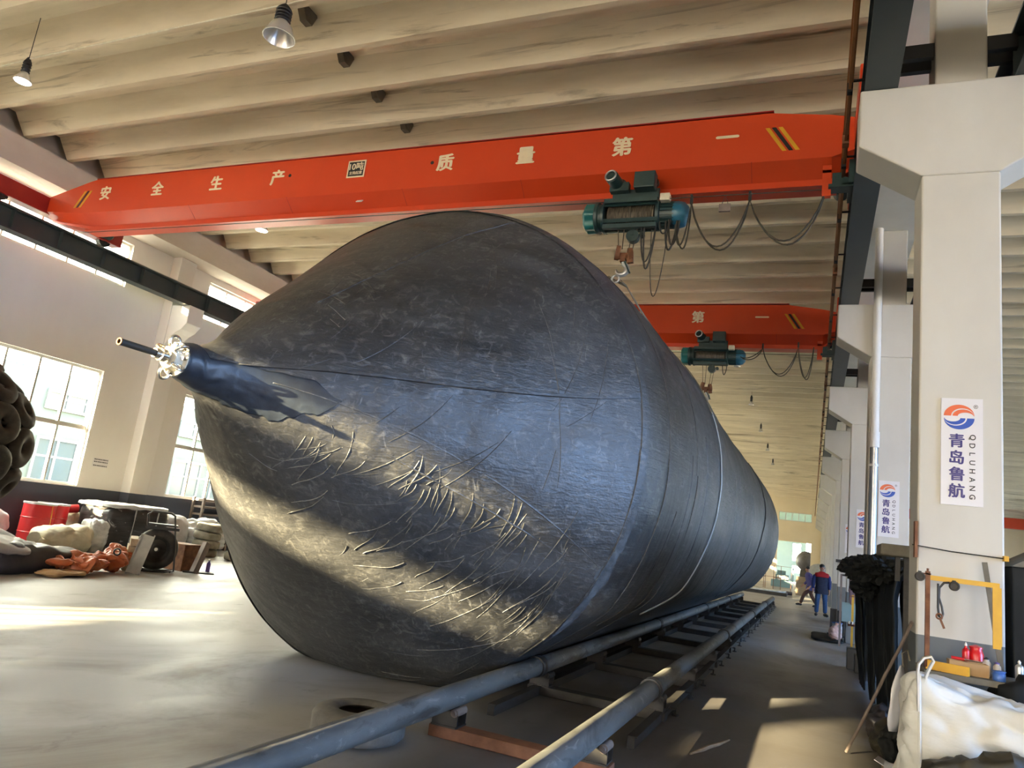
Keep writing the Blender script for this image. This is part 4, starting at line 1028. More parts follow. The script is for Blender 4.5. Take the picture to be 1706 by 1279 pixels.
def tyre(c, axis, R, r, label, m='dustytyre', group=None, sq=.95):
    t = thing('tyre', c, label, 'tyre', group)
    ax = Vector(axis).normalized(); c = Vector(c); b = MB(); n = 40; prof_ = []
    W = r * 1.15
    for (q, h) in ((R - 1.02 * r, -W * .75), (R - .75 * r, -W), (R, -W * 1.02), (R + .7 * r, -W * .85), (R + r, -W * .55), (R + r, W * .55), (R + .7 * r, W * .85), (R, W * 1.02), (R - .75 * r, W), (R - 1.02 * r, W * .75), (R - .8 * r, W * .6), (R + .6 * r, W * .5), (R + .6 * r, -W * .5), (R - .8 * r, -W * .6), (R - 1.02 * r, -W * .75)):
        prof_.append((q, h))
    b.lathe(prof_, c, ax, n, cap=False); obj('carcass', b, m, t, smooth=50)
    return t
for k in range(4):
    tyre((-13.62 + .03 * (k % 2), 14.1 + .02 * k, .095 + .2 * k), (.02 * k, .03, 1), .235, .085, ('dusty beige tyre at the bottom of the stack by the airbag', 'dusty beige tyre, second from the floor in the stack by the airbag', 'dusty beige tyre, third from the floor in the stack by the airbag', 'dusty beige tyre on top of the stack by the airbag')[k])
tyre((-12.75, 14.35, .1), (.0, 0, 1), .235, .085, 'dusty beige tyre lying flat right of the tyre stack')
tyre((-12.8, 14.4, .40), (.35, -.25, .8), .235, .085, 'dusty beige tyre propped tilted on the flat one right of the stack')
tyre((-2.80, 4.62, .11), (0, 0, 1), .235, .085, 'single grey tyre lying on the floor behind the nearest roller pipe', 'greytyre')

# wheel in a tubular frame, with a pale steel channel and timbers
WC = Vector((-11.0, 10.25, .40)); WN = Vector((.72, -.69, 0)).normalized(); WT = Vector((WN.y, -WN.x, 0)) * -1
t = thing('wheel_cart', (WC.x, WC.y, 0), 'dark spoked tyre wheel standing in a black tubular cart frame', 'cart')
b = MB(); b.torus(WC, WN, .285, .085, 36, 12, .9); wh = obj('wheel_tyre', b, 'tyre', t)
b = MB(); b.lathe([(.05, .1), (.06, .05), (.17, .0), (.215, .05), (.215, -.05), (.17, -.02), (.05, -.1)], WC, WN, 30); obj('rim', b, 'frame', wh)
b = MB(); b.cyl(WC - WN * .12, WC + WN * .12, .03, n=12); obj('hub', b, 'galv', wh)
b = MB()
def fp(u, z, o=.16): return WC + WT * u + WN * o + Vector((0, 0, z - WC.z))
for o_ in (-.16, .16):
    b.tube([fp(-.48, .02, o_), fp(.2, .02, o_), fp(.36, .05, o_), fp(.3, .5, o_), fp(.24, .83, o_), fp(.2, 1.02, o_), fp(.13, 1.06, o_), fp(-.18, 1.06, o_), fp(-.25, 1.0, o_), fp(-.22, .82, o_)], .016, 8)
for u, z in ((-.22, .82), (.24, .83), (-.48, .02), (.3, .03), (.2, 1.02)): b.tube([fp(u, z, -.16), fp(u, z, .16)], .016, 8)
b.obox(fp(-.25, .84, 0), fp(.28, .84, 0), .3, .03); b.obox(fp(-.25, .78, .16), fp(.32, .78, .16), .03, .05)
obj('frame', b, 'black', t)
t = thing('steel_channel', (-10.55, 9.55, 0), 'pale grey steel channel leaning against the left of the wheel cart', 'steel profile')
b = MB(); p0, p1 = Vector((-10.62, 9.5, .02)), Vector((-10.68, 9.72, .66)); b.obox(p0, p1, .22, .02, (1, -.9, 0)); b.obox(p0 + Vector((-.07, -.075, 0)), p1 + Vector((-.07, -.075, 0)), .02, .08, (1, -.9, 0)); b.obox(p0 + Vector((.07, .075, 0)), p1 + Vector((.07, .075, 0)), .02, .08, (1, -.9, 0)); obj('channel', b, 'palegreysteel', t, smooth=0)
for k in range(4):
    t = thing('timber_block', (-11.35, 10.05, .14 * k), 'sawn timber block, %s in the pile left of the wheel cart' % ('lowest', 'second up', 'third up', 'topmost')[k], 'timber block')
    b = MB(); b.obox((-11.1 - .0 * k, 9.78 + .02 * k, .07 + .14 * k), (-11.75, 10.3 + .03 * k, .07 + .14 * k), .13, .13); obj('block', b, 'wood', t, smooth=0, bevel=.006)
t = thing('steel_box', (-11.35, 11.1, 0), 'rusty brown steel box behind the wheel cart', 'box')
b = MB(); b.box(-11.5, -10.98, 10.9, 11.3, 0, .5); obj('body', b, 'rust', t, smooth=0, bevel=.01)
t = thing('steel_post_stand', (-10.75, 11.1, 0), 'short brown steel post on a base plate right of the wheel cart', 'stand')
b = MB(); b.obox((-10.72, 10.97, .01), (-10.78, 11.22, .56), .13, .1, (1, 0, 0)); obj('post', b, 'brownsteel', t, smooth=0)
b = MB(); b.obox((-10.95, 10.92, .012), (-10.6, 11.35, .012), .26, .02); obj('base_plate', b, 'frame', t, smooth=0)
t = thing('bottle', (-10.78, 11.38, 0), 'dark bottle with a white cap beside the short steel post', 'bottle')
b = MB(); b.lathe([(.035, 0), (.04, .01), (.04, .17), (.02, .2), (.018, .22)], (-10.82, 11.42, .0), n=16); obj('body', b, 'purple', t)
b = MB(); b.cyl((-10.82, 11.42, .22), (-10.82, 11.42, .25), .024, n=14); obj('cap', b, 'signwhite', t)

# tarpaulin bundles
def skew(q): return Vector((q.x, q.y, q.z))
t = thing('tarpaulin_bundle', (-11.3, 7.6, 0), 'dark folded tarpaulin with a grey flap, lying on the floor at the left edge', 'tarpaulin')
b = MB(); b.blob((-11.3, 7.5, .24), (.62, 1.5, .26), 3.2, 18, .13, 1.9, 31, warp=lambda q: Vector((q.x - .22 * q.y * .6, q.y, q.z * (1 - .25 * q.y) - max(0, q.y - .5) * .08))); obj('folds', b, 'tarp', t, smooth=35)
b = MB(); b.blob((-10.95, 7.05, .50), (.40, .75, .06), 4, 12, .06, 2.5, 33, warp=lambda q: Vector((q.x - .15 * q.y, q.y, q.z - .35 * q.x - .12 * q.y)), floor=False); obj('grey_flap', b, 'greytarp', t, smooth=35)
for k, (c, hf, sd, lb) in enumerate((((-10.75, 8.55, .16), (.34, .5, .17), 41, 'crumpled orange tarpaulin bundle, nearest the dark tarpaulin'), ((-11.0, 9.25, .2), (.32, .40, .2), 42, 'crumpled orange tarpaulin bundle with a tied ring, middle of the three'), ((-11.25, 9.72, .2), (.26, .28, .22), 43, 'crumpled orange tarpaulin bundle, nearest the wheel cart'))):
    t = thing('orange_tarpaulin', (c[0], c[1], 0), lb, 'tarpaulin')
    b = MB(); b.blob(c, hf, 1.7, 22, .15, 2.6, sd, crease=.35, warp=lambda q: Vector((q.x, q.y, q.z + .10 * abs(noise.noise(q * 4 + Vector((sd, 0, 0))))))); obj('folds', b, 'orange', t, smooth=30)
    if k == 1: b = MB(); b.torus((-10.72, 9.2, .36), (.8, -.5, .2), .05, .014, 18, 8); obj('tie_ring', b, 'black', t)
t = thing('pale_kraft_scrap', (-10.45, 8.15, 0), 'tan crumpled sheet trailing in front of the orange tarpaulin', 'sheet')
b = MB(); b.blob((-10.5, 8.1, .05), (.22, .4, .05), 2.4, 10, .05, 4, 47); obj('sheet', b, 'card', t, smooth=40)
# shredded pale scraps on the floor and a red bar
b = MB(); rnd2 = random.Random(8)
for i in range(420):
    a = rnd2.uniform(0, 2 * PI); q = math.sqrt(rnd2.random()); x = -12.5 + .65 * q * math.cos(a); y = 9.9 + .95 * q * math.sin(a) + (.5 if a < PI else 0)
    z = .012 + .05 * (1 - q) * rnd2.random(); an = rnd2.uniform(0, PI); l = rnd2.uniform(.02, .05)
    b.obox((x - l * math.cos(an), y - l * math.sin(an), z), (x + l * math.cos(an), y + l * math.sin(an), z + rnd2.uniform(0, .03)), .03, .008)
tag(obj('shredded_scraps', b, 'sack', smooth=0), 'scatter of pale shredded scraps on the floor before the cream sack', 'scraps', kind='stuff')
t = thing('steel_bar', (-13.2, 8.2, 0), 'red-tipped pale steel bar lying on the floor at the left edge', 'bar')
b = MB(); b.obox((-13.0, 6.9, .1), (-13.15, 9.0, .1), .09, .09); obj('bar', b, 'palegreysteel', t, smooth=0)
b = MB(); b.obox((-12.98, 6.9, .145), (-13.05, 8.0, .145), .092, .03); obj('red_band', b, 'rust', t, smooth=0)

# ================================================================== RIGHT SIDE CLUTTER
# bulk bag on the floor in front of the nearest column
t = thing('bulk_bag', (1.15, 5.75, 0), 'big slumped white bulk bag with a lifting loop in front of the nearest column', 'bulk bag')
def bagwarp(q):
    top = max(0, q.z + .1)
    return Vector((q.x, q.y, q.z - .30 * top * (q.x + .6)))
b = MB(); b.blob((1.20, 5.82, .475), (.62, .27, .475), 9, 30, .05, 2.6, 51, warp=bagwarp, crease=.8); obj('body', b, 'sack', t, smooth=70)
b = MB(); b.box(.66, .665, 5.285, 5.29, .1, .9)
ribs = MB()
ribs.tube([(.675, 5.55, .05), (.67, 5.55, .5), (.665, 5.555, .86), (.67, 5.6, .94)], [.01, .01, .01, .01], 6)
obj('seam', ribs, 'sack', t); b.bm.free()
def flat_loop(pts, wd, th):
    b = MB(); rows = []; n = len(pts); P = [Vector(p) for p in pts]
    for i in range(n):
        d = (P[min(i + 1, n - 1)] - P[max(i - 1, 0)]).normalized(); sd_ = Vector((0, 1, 0)); nr = d.cross(sd_)
        rows.append([P[i] - sd_ * wd / 2 - nr * th, P[i] - sd_ * wd / 2 + nr * th, P[i] + sd_ * wd / 2 + nr * th, P[i] + sd_ * wd / 2 - nr * th])
    return b.loft(rows)
obj('lifting_loop', flat_loop([(.66, 5.56, .72), (.655, 5.57, .95), (.665, 5.6, 1.0), (.695, 5.62, 1.04), (.735, 5.62, 1.055), (.75, 5.62, 1.03), (.725, 5.61, .98), (.705, 5.6, .93), (.70, 5.6, .86)], .06, .006), 'sack', t)
# dark rubber off-cuts lying on the bag's right, and a tarp behind it
for k, (c, hf, m, sd, lb) in enumerate((((1.08, 5.36, .30), (.40, .15, .30), 'olivetarp', 61, 'crumpled dark olive rubber sheet heaped in front of the bulk bag'), ((.86, 5.28, .22), (.2, .12, .22), 'sheet', 63, 'black crumpled off-cut at the left of the olive heap before the bulk bag'), ((1.52, 6.22, .86), (.36, .13, .10), 'sheet', 65, 'black crumpled sheet along the workbench edge behind the bulk bag'))):
    t = thing('rubber_offcut', (c[0], c[1], c[2] - hf[2]), lb, 'rubber sheet')
    b = MB(); b.blob(c, hf, 2.2, 16, .09, 5.0, sd); obj('folds', b, m, t, smooth=40)
# workbench by the column
t = thing('workbench', (1.4, 6.32, 0), 'cluttered low workbench against the nearest column', 'workbench')
b = MB(); b.box(.76, 2.1, 6.12, 6.6, .88, .92); obj('top', b, 'olivewood', t, smooth=0)
for x in (.8, 2.05):
    for y in (6.18, 6.55): b = MB(); b.box(x - .025, x + .025, y - .025, y + .025, 0, .88); obj('leg', b, 'frame', t, smooth=0)
BT = .92
t = thing('angle_tray', (.9, 6.12, BT), 'yellow steel angle lying on the front edge of the workbench', 'steel angle')
b = MB(); b.obox((.79, 6.2, BT + .035), (1.03, 6.1, BT + .035), .012, .06); b.obox((.79, 6.23, BT + .008), (1.03, 6.13, BT + .008), .06, .012); obj('angle', b, 'yellow', t, smooth=0)
t = thing('cardboard_box', (1.03, 6.22, BT), 'small open cardboard box on the workbench', 'box')
b = MB(); X0, X1, Y0, Y1, Z0, Z1 = .93, 1.17, 6.24, 6.36, BT, BT + .085
b.box(X0, X1, Y0, Y1, Z0, Z0 + .005); b.box(X0, X1, Y0, Y0 + .006, Z0 + .005, Z1); b.box(X0, X1, Y1 - .006, Y1, Z0 + .005, Z1); b.box(X0, X0 + .006, Y0 + .006, Y1 - .006, Z0 + .005, Z1); b.box(X1 - .006, X1, Y0 + .006, Y1 - .006, Z0 + .005, Z1); b.box(1.04, 1.046, Y0 + .006, Y1 - .006, Z0 + .005, Z1); obj('carton', b, 'card', t, smooth=0)
t = thing('screwdriver', (.95, 6.2, BT + .09), 'red-handled tool lying across the cardboard box', 'tool')
b = MB(); b.cyl((.95, 6.3, BT + .10), (1.03, 6.3, BT + .097), .011, n=10); obj('handle', b, 'redplastic', t)
b = MB(); b.cyl((1.03, 6.3, BT + .097), (1.14, 6.3, BT + .094), .005, n=8); obj('shaft', b, 'chrome', t)
def bottle(name, x, y, r, h, m, capm, label, cat='bottle', neck=.35, z=BT):
    t = thing(name, (x, y, z), label, cat)
    b = MB(); b.lathe([(r * .95, 0), (r, .006), (r, h * .68), (r * .9, h * .75), (r * neck, h * .82), (r * neck, h * .9)], (x, y, z), n=20); obj('body', b, m, t)
    b = MB(); b.lathe([(r * neck * 1.15, h * .88), (r * neck * 1.1, h * .93), (r * .12, h)], (x, y, z), n=14); obj('cap', b, capm, t)
bottle('spray_bottle', 1.06, 6.42, .024, .21, 'redplastic', 'signwhite', 'slim red spray bottle with a white tip on the workbench')
bottle('red_jug', 1.13, 6.46, .05, .20, 'redplastic', 'redplastic', 'wider red plastic jug on the workbench beside the slim red bottle', 'jug', .8)
bottle('clear_jar', 1.18, 6.38, .028, .13, 'clearplastic', 'black', 'milky plastic jar with a black cap right of the red jug', 'jar', .6)
bottle('clear_jar', 1.24, 6.36, .025, .11, 'clearplastic', 'purple', 'small milky jar under the yellow post', 'jar', .6)
bottle('spray_can', 1.36, 6.3, .026, .15, 'galv', 'signwhite', 'silver aerosol can on the right of the workbench', 'can')
bottle('paint_tub', 1.44, 6.2, .05, .09, 'purple', 'signwhite', 'purple-labelled tub with a pale lid right of the silver can', 'tub', .95)
bottle('paint_tub', 1.22, 6.2, .04, .07, 'bluelid', 'bluelid', 'small blue tub in front of the jars on the workbench', 'tub', .95)
for x in (.87, .91):
    b = MB(); b.lathe([(.01, 0), (.018, .004), (.018, .03), (.01, .034), (.01, 0)], (x, 6.18 + (x - .87), BT + .0), n=6, cap=False)
    tag(obj('steel_nut', b, 'chrome', smooth=20), 'shiny steel nut on the workbench, %s of two by the yellow angle' % ('left' if x < .9 else 'right'), 'nut')
# yellow frame on the bench
t = thing('tool_stand', (1.02, 6.36, BT), 'yellow and red-brown steel tool stand standing on the workbench before the column', 'frame')
b = MB(); b.box(.785, .815, 6.3, 6.33, BT, 1.6); obj('red_post', b, 'rust', t, smooth=0)
b = MB(); b.obox((.80, 6.315, 1.555), (1.25, 6.315, 1.555), .02, .035); obj('top_bar', b, 'yellow', t, smooth=0)
b = MB(); b.box(1.205, 1.255, 6.3, 6.315, 1.12, 1.54); b.box(1.255, 1.26, 6.3, 6.34, 1.14, 1.54); obj('yellow_plate', b, 'yellow', t, smooth=0)
b = MB(); b.box(.76, .82, 6.3, 6.33, 1.575, 1.585); b.cyl((.80, 6.315, 1.6), (.80, 6.315, 1.62), .008, n=8); obj('clamp', b, 'rust', t, smooth=0)
for x, z, lb in ((.745, 1.555, 'disc'), (.965, 1.515, 'disc')):
    b = MB(); b.cyl((x, 6.27, z), (x, 6.295, z), .034, n=24); b.torus((x, 6.268, z), (0, 1, 0), .026, .006, 20, 6); b.box(x - .01, x + .01, 6.28, 6.31, z - .01, z + .04); obj('round_gauge', b, 'cable', t)
t = thing('hanging_hose', (.87, 6.29, 1.53), 'dark rubber hose with a nozzle hanging from the yellow bar', 'hose')
b = MB(); b.tube([(.935, 6.285, 1.535), (.90, 6.28, 1.53), (.87, 6.275, 1.49), (.868, 6.275, 1.42), (.885, 6.27, 1.36), (.893, 6.27, 1.31), (.885, 6.27, 1.275), (.868, 6.27, 1.29), (.862, 6.272, 1.35), (.862, 6.275, 1.52)], .008, 8); obj('hose', b, 'cable', t)
b = MB(); b.torus((.868, 6.262, 1.29), (.2, 1, 0), .018, .006, 16, 6); b.obox((.872, 6.262, 1.28), (.90, 6.262, 1.21), .016, .014); obj('nozzle', b, 'rust', t)
t = thing('dark_strip', (1.27, 6.55, BT), 'dark wooden strip leaning on the column behind the yellow plate', 'strip')
b = MB(); b.obox((1.215, 6.62, 1.72), (1.30, 6.5, .925), .035, .012, (0, 1, .1)); obj('strip', b, 'olivewood', t, smooth=0)
t = thing('tie_cord', (1.0, 6.62, 1.78), 'thin dark cord strung across the nearest column below the sign', 'cord')
b = MB(); b.tube([(.73, 6.62, 1.795), (1.0, 6.66, 1.775), (1.35, 6.66, 1.765)], .005, 6); obj('cord', b, 'cable', t)
b = MB(); b.box(1.345, 1.375, 6.63, 6.69, 1.745, 1.785); obj('yellow_clip', b, 'yellow', t, smooth=0)
b = MB(); b.box(.745, .765, 6.6, 6.69, 1.70, 1.98); o = tag(obj('rusty_angle_iron', b, 'rust', smooth=0), 'rusty angle iron on the left edge of the nearest column', 'angle iron')
# dark cabinet at the right edge
t = thing('dark_cabinet', (1.95, 7.0, 0), 'dark steel cabinet at the right edge, olive cover on top', 'cabinet')
b = MB(); b.box(1.43, 2.5, 6.8, 7.5, 0, 1.72); obj('body', b, 'sheet', t, smooth=0, bevel=.01)
b = MB(); b.prism([(1.42, 1.72), (2.52, 1.72), (2.52, 2.0), (1.8, 1.95)], 1, 6.78, 7.52); obj('cover', b, 'olivewood', t, smooth=0)
b = MB(); b.cyl((1.62, 6.8, 1.5), (1.62, 6.77, 1.5), .015, n=12); b.cyl((1.66, 6.8, 1.5), (1.66, 6.77, 1.5), .012, n=12); obj('fittings', b, 'chrome', t)

# rack with black rubber sheets between the first two columns
t = thing('sheet_rack', (.9, 10.5, 0), 'steel rack beam and posts behind the nearest column, carrying black rubber sheets', 'rack')
b = MB(); b.box(.56, .82, 7.3, 7.75, 1.71, 1.81); obj('end_beam', b, 'olivewood', t, smooth=0, bevel=.015)
b = MB(); b.box(1.0, 1.06, 7.7, 12.6, 1.56, 1.62); obj('carrying_bar', b, 'frame', t, smooth=0)
for y in (7.72, 12.6): b = MB(); b.box(.99, 1.07, y - .04, y + .04, 0, 1.6); obj('post', b, 'frame', t, smooth=0)
b = MB(); b.box(.76, .8, 7.45, 7.5, 0, 1.71); b.box(.7, .74, 7.55, 7.6, 1.5, 1.71); obj('front_post', b, 'frame', t, smooth=0)
for x, y in ((.79, 7.24), (.815, 7.28)): b = MB(); b.cyl((x, y, 0), (x, y, 1.72), .008, n=10); obj('bright_rod', b, 'galv', t)
def drape(y0, y1, xl, zl, zr, seed, label, top=1.66):
    """a heavy sheet hung over the carrying bar: outer side reaching down to zl, inner to zr"""
    t = thing('rubber_sheet', (xl, (y0 + y1) / 2, 0), label, 'rubber sheet')
    b = MB(); rows = []; ny = 26
    path = [(xl + .02, zl), (xl - .02, .5), (xl - .05, .95), (xl - .06, 1.3), (xl - .03, 1.5), (xl + .07, top - .02), (xl + .17, top + .02), (xl + .28, top - .03), (xl + .36, 1.45), (xl + .38, 1.0), (xl + .38, zr)]
    fine = []
    for (xa, za), (xb, zb) in zip(path, path[1:]):
        for i in range(4): u = i / 4; fine.append((xa + (xb - xa) * u, za + (zb - za) * u))
    fine.append(path[-1])
    for j in range(ny + 1):
        y = y0 + (y1 - y0) * j / ny; r = []
        for i, (x, z) in enumerate(fine):
            n_ = noise.noise((y * 3.2 + seed, z * .7, seed)) * .05 + noise.noise((y * 8 + seed, z * 2.5, seed * 2)) * .025
            r.append((x + n_, y + .02 * noise.noise((z * 3, y, seed)), max(.012, z + .05 * noise.noise((y * 2.4, i * .1, seed)) * (z > .4))))
        rows.append(r)
    b.loft(rows, False, False); o = obj('sheet', b, 'sheet', t, smooth=60)
    sm = o.modifiers.new('thick', 'SOLIDIFY'); sm.thickness = .022; sm.offset = 0
    return t
drape(8.4, 9.45, .84, .05, .3, 3.1, 'black rubber sheet hung nearest the column, first on the rack')
drape(9.5, 10.45, .81, .02, .2, 5.7, 'black rubber sheet hung second on the rack')
drape(10.5, 11.45, .77, .02, .2, 8.3, 'black rubber sheet hung third on the rack')
drape(11.5, 12.55, .71, .02, .2, 11.9, 'black rubber sheet hung farthest along the rack')
for c, hf, sd, lb in (((.72, 9.2, 1.62), (.34, .85, .16), 71, 'crumpled black sheet thrown over the rack top, nearest heap'), ((.60, 10.4, 1.58), (.28, .6, .17), 73, 'crumpled black sheet overhanging the aisle from the rack top'), ((.66, 10.3, 1.36), (.17, .5, .12), 74, 'crumpled black sheet hanging just below the overhanging heap')):
    t = thing('rubber_sheet', (c[0], c[1], c[2] - hf[2]), lb, 'rubber sheet')
    b = MB(); b.blob(c, hf, 2.0, 24, .1, 5, sd, floor=False, crease=.8); obj('folds', b, 'sheet', t, smooth=45)
t = thing('canvas_flap', (.93, 8.0, 0), 'brown-grey canvas hanging between the black sheets and the column', 'canvas')
b = MB(); rows = []
for j in range(13):
    y = 7.35 + .6 * j / 12; rows.append([(.90 + .05 * noise.noise((y * 5, z * 1.5, 4)) - .06 * (1.6 - z) * .3, y, z) for z in [.03 + 1.5 * i / 16 for i in range(17)]])
b.loft(rows, False, False); o = obj('cloth', b, 'olivetarp', t, smooth=60); sm = o.modifiers.new('thick', 'SOLIDIFY'); sm.thickness = .01; sm.offset = 0
# bent steel bar leaning on the column
t = thing('leaning_bar', (.36, 7.4, 0), 'thin bent steel bar leaning from the floor towards the nearest column', 'bar')
b = MB(); b.tube([(.34, 7.42, .02), (.46, 7.3, .33), (.545, 7.22, .56), (.60, 7.15, .72), (.69, 6.92, .99), (.745, 6.72, 1.2)], .0135, 10); obj('bar', b, 'brownsteel', t)
# dark sheets and pale bags at the foot of the rack
for c, hf, m, sd, lb in (((.72, 7.75, .12), (.17, .28, .13), 'olivetarp', 81, 'dark olive off-cut on the floor behind the leaning bar'), ((.68, 8.35, .15), (.14, .22, .16), 'tarp', 82, 'charcoal off-cut further behind the leaning bar'), ((.66, 7.2, .16), (.10, .22, .17), 'sheet', 83, 'black off-cut between the leaning bar and the bulk bag')):
    t = thing('rubber_offcut', (c[0], c[1], 0), lb, 'rubber sheet'); b = MB(); b.blob(c, hf, 2.0, 14, .07, 6, sd); obj('folds', b, m, t, smooth=40)
t = thing('paper_sack', (.72, 6.9, .3), 'torn pale paper sack hanging beside the bulk bag', 'paper sack')
b = MB(); rows = []
for i in range(12):
    z = .36 + .5 * i / 11; wd = .10 * math.sin(PI * (.15 + .8 * (i / 11))) + .01
    rows.append([(.685 - wd * .5 + wd * u - .05 * (1 - i / 11) + .02 * noise.noise((z * 6, u * 2, 2)), 6.78 + .05 * u + .03 * noise.noise((z * 5, u, 9)), z) for u in (0, .33, .66, 1)])
b.loft(rows, False, False); o = obj('paper', b, 'signwhite', t, smooth=30); sm = o.modifiers.new('thick', 'SOLIDIFY'); sm.thickness = .006
b = MB(); b.tube([(.70, 6.8, .85), (.69, 6.8, .95), (.73, 6.82, .98), (.75, 6.85, .9)], .006, 6); obj('string', b, 'sling', t)
t = thing('cardboard_box', (.66, 6.95, 0), 'small opened cardboard carton on the floor left of the bulk bag', 'box')
b = MB(); b.box(.58, .74, 6.85, 7.02, 0, .09); obj('carton', b, 'card', t, smooth=0)
b = MB(); b.obox((.56, 6.85, .1), (.60, 7.02, .1), .1, .006, (.4, 0, 1)); b.obox((.58, 6.82, .1), (.74, 6.8, .08), .1, .006, (0, -.5, 1)); obj('flap', b, 'signwhite', t, smooth=0)
t = thing('wood_lath', (-.62, 6.6, 0), 'curved splinter of wood lying on the floor between the roller track and the sun patch', 'lath')
b = MB(); b.tube([(-.80, 6.2, .012), (-.73, 6.42, .014), (-.70, 6.55, .013), (-.64, 6.72, .012), (-.58, 6.95, .012)], [.008, .016, .016, .014, .006], 6); obj('lath', b, 'wood', t)

# ---- further up the aisle
t = thing('steel_panel_frame', (.68, 17.8, 0), 'grey-teal panel in a steel frame beside the third column', 'panel')
for x in (.62, .96): b = MB(); b.box(x - .02, x + .02, 17.78, 17.82, 0, 1.5); obj('post', b, 'brownsteel', t, smooth=0)
b = MB(); b.box(.62, .96, 17.78, 17.82, 1.46, 1.5); b.box(.5, 1.0, 17.7, 17.9, 1.74, 1.8); b.box(.92, .96, 17.78, 17.82, 1.5, 1.74); obj('head_rail', b, 'frame', t, smooth=0)
b = MB(); b.box(.65, .93, 17.79, 17.81, .52, .92); obj('panel', b, 'tealpanel', t, smooth=0)
b = MB(); b.blob((.84, 17.72, 1.28), (.07, .04, .4), 3, 10, .03, 6, 91, floor=False); obj('hanging_cloth', b, 'mauve', t, smooth=50)
t = thing('yellow_stand', (.84, 16.6, 0), 'slim yellow steel stand in the aisle behind the black rubber sheets', 'stand')
b = MB(); b.box(.78, .82, 16.58, 16.62, 0, 1.12); b.box(.86, .9, 16.58, 16.62, 0, 1.12); obj('uprights', b, 'yellow', t, smooth=0)
b = MB(); b.box(.72, .96, 16.5, 16.7, .52, .56); b.box(.74, .98, 16.5, 16.7, 1.08, 1.1); b.box(.74, .96, 16.45, 16.75, 0, .03); obj('shelf', b, 'rust', t, smooth=0)
for i in range(4): b = MB(); b.cyl((.74 + .06 * i, 16.52, .56), (.74 + .06 * i, 16.52, .61), .022, n=12); tag(obj('steel_nut', b, 'chrome'), 'shiny fitting on the shelf of the yellow stand, %s from the left' % ('first', 'second', 'third', 'fourth')[i], 'fitting')
t = thing('teal_cabinet', (1.0, 15.9, 0), 'low blue-grey cabinet behind the yellow stand', 'cabinet')
b = MB(); b.box(.92, 1.25, 15.6, 16.2, 0, .75); obj('body', b, 'tealpanel', t, smooth=0, bevel=.01)
for i, (x, y) in enumerate(((.58, 21.0), (.72, 20.4))):
    t = thing('steel_stub', (x, y, 0), 'short black steel column standing on the floor, %s of two' % ('left', 'right')[i], 'steel stub')
    b = MB(); b.box(x - .07, x + .07, y - .02, y + .02, .02, .62); b.box(x - .08, x - .06, y - .08, y + .08, .02, .62); b.box(x + .06, x + .08, y - .08, y + .08, .02, .62); b.box(x - .14, x + .14, y - .12, y + .12, 0, .02); obj('profile', b, 'black', t, smooth=0)
t = thing('rubber_mat', (.40, 19.2, 0), 'flat black rubber mat on the aisle floor by the pink bag', 'mat')
b = MB(); b.blob((.40, 19.2, .035), (.33, 1.0, .035), 5, 12, .015, 2, 95); obj('mat', b, 'sheet', t, smooth=50)
sack('plastic_bag', (.56, 18.45, .22), (.14, .15, .15), 'pink', 'knotted pink plastic bag on the black mat', 'plastic bag', e=2.2, amp=.05, freq=6, seed=97, neck=((.56, 18.45, .34), (.59, 18.45, .43), .04))
bottle('paint_bucket', .62, 19.4, .11, .34, 'signwhite', 'bluelid', 'white bucket with a blue lid behind the pink bag', 'bucket', .95, z=0.07)
for i, (y, h) in enumerate(((13.9, .34), (13.55, .28))):
    t = thing('black_crate', (.7, y, 0), 'black crate at the end of the rubber sheet rack, %s of two' % ('taller', 'lower')[i], 'crate')
    b = MB(); b.box(.6 + .1 * i, .76 + .1 * i, y - .12, y + .12, 0, h); obj('body', b, 'black', t, smooth=0, bevel=.01)

# ---- the far end
t = thing('sheet_stack', (-2.2, 42.5, 0), 'low stack of pale sheets on the floor beyond the airbag', 'sheet stack')
b = MB(); b.box(-4.6, -1.1, 41.6, 43.8, 0, .16); obj('base', b, 'frame', t, smooth=0)
b = MB(); b.blob((-2.85, 42.7, .2), (1.7, 1.0, .06), 6, 14, .03, 2, 101); obj('pale_sheets', b, 'wrap', t, smooth=50)
t = thing('rubber_hose', (-1.6, 44, 0), 'thick dark hose lying on the floor beyond the sheet stack', 'hose')
b = MB(); b.tube([(-4.0, 45.5, .35), (-3.2, 45.0, .2), (-2.4, 44.6, .1), (-1.4, 44.5, .1), (-.9, 44.6, .1)], .1, 10); obj('hose', b, 'tarp', t)
for i, (x, y) in enumerate(((-3.0, 48.0), (-1.55, 48.2), (-2.2, 50))):
    t = thing('barrier', (x, y, 0), 'thin steel barrier beyond the airbag, %s of three' % ('left', 'right', 'rear')[i], 'barrier')
    b = MB(); b.tube([(x - .5, y, 0), (x - .5, y, 1.5), (x + .5, y, 1.5), (x + .5, y, 0)], .018, 6); b.tube([(x - .5, y, .8), (x + .5, y, .8)], .014, 6); obj('frame', b, 'rust', t)
t = thing('machine', (-1.9, 60, 0), 'small grey machine in the distance before the far passage', 'machine')
b = MB(); b.box(-2.7, -1.2, 59.5, 60.5, 0, .5); b.box(-2.4, -1.5, 59.6, 60.4, .5, .9); b.cyl((-2.3, 60, .9), (-1.7, 60, .9), .3, n=20); b.box(-1.25, -1.15, 59.9, 60.1, .5, 1.5); obj('body', b, 'tealpanel', t)
b = MB(); b.blob((-1.9, 59.3, .7), (.45, .25, .2), 2, 10, .1, 4, 105); obj('cloth', b, 'wrap', t)
t = thing('wooden_crate', (-.45, 47, 0), 'ochre wooden crate in the aisle behind the walking man', 'crate')
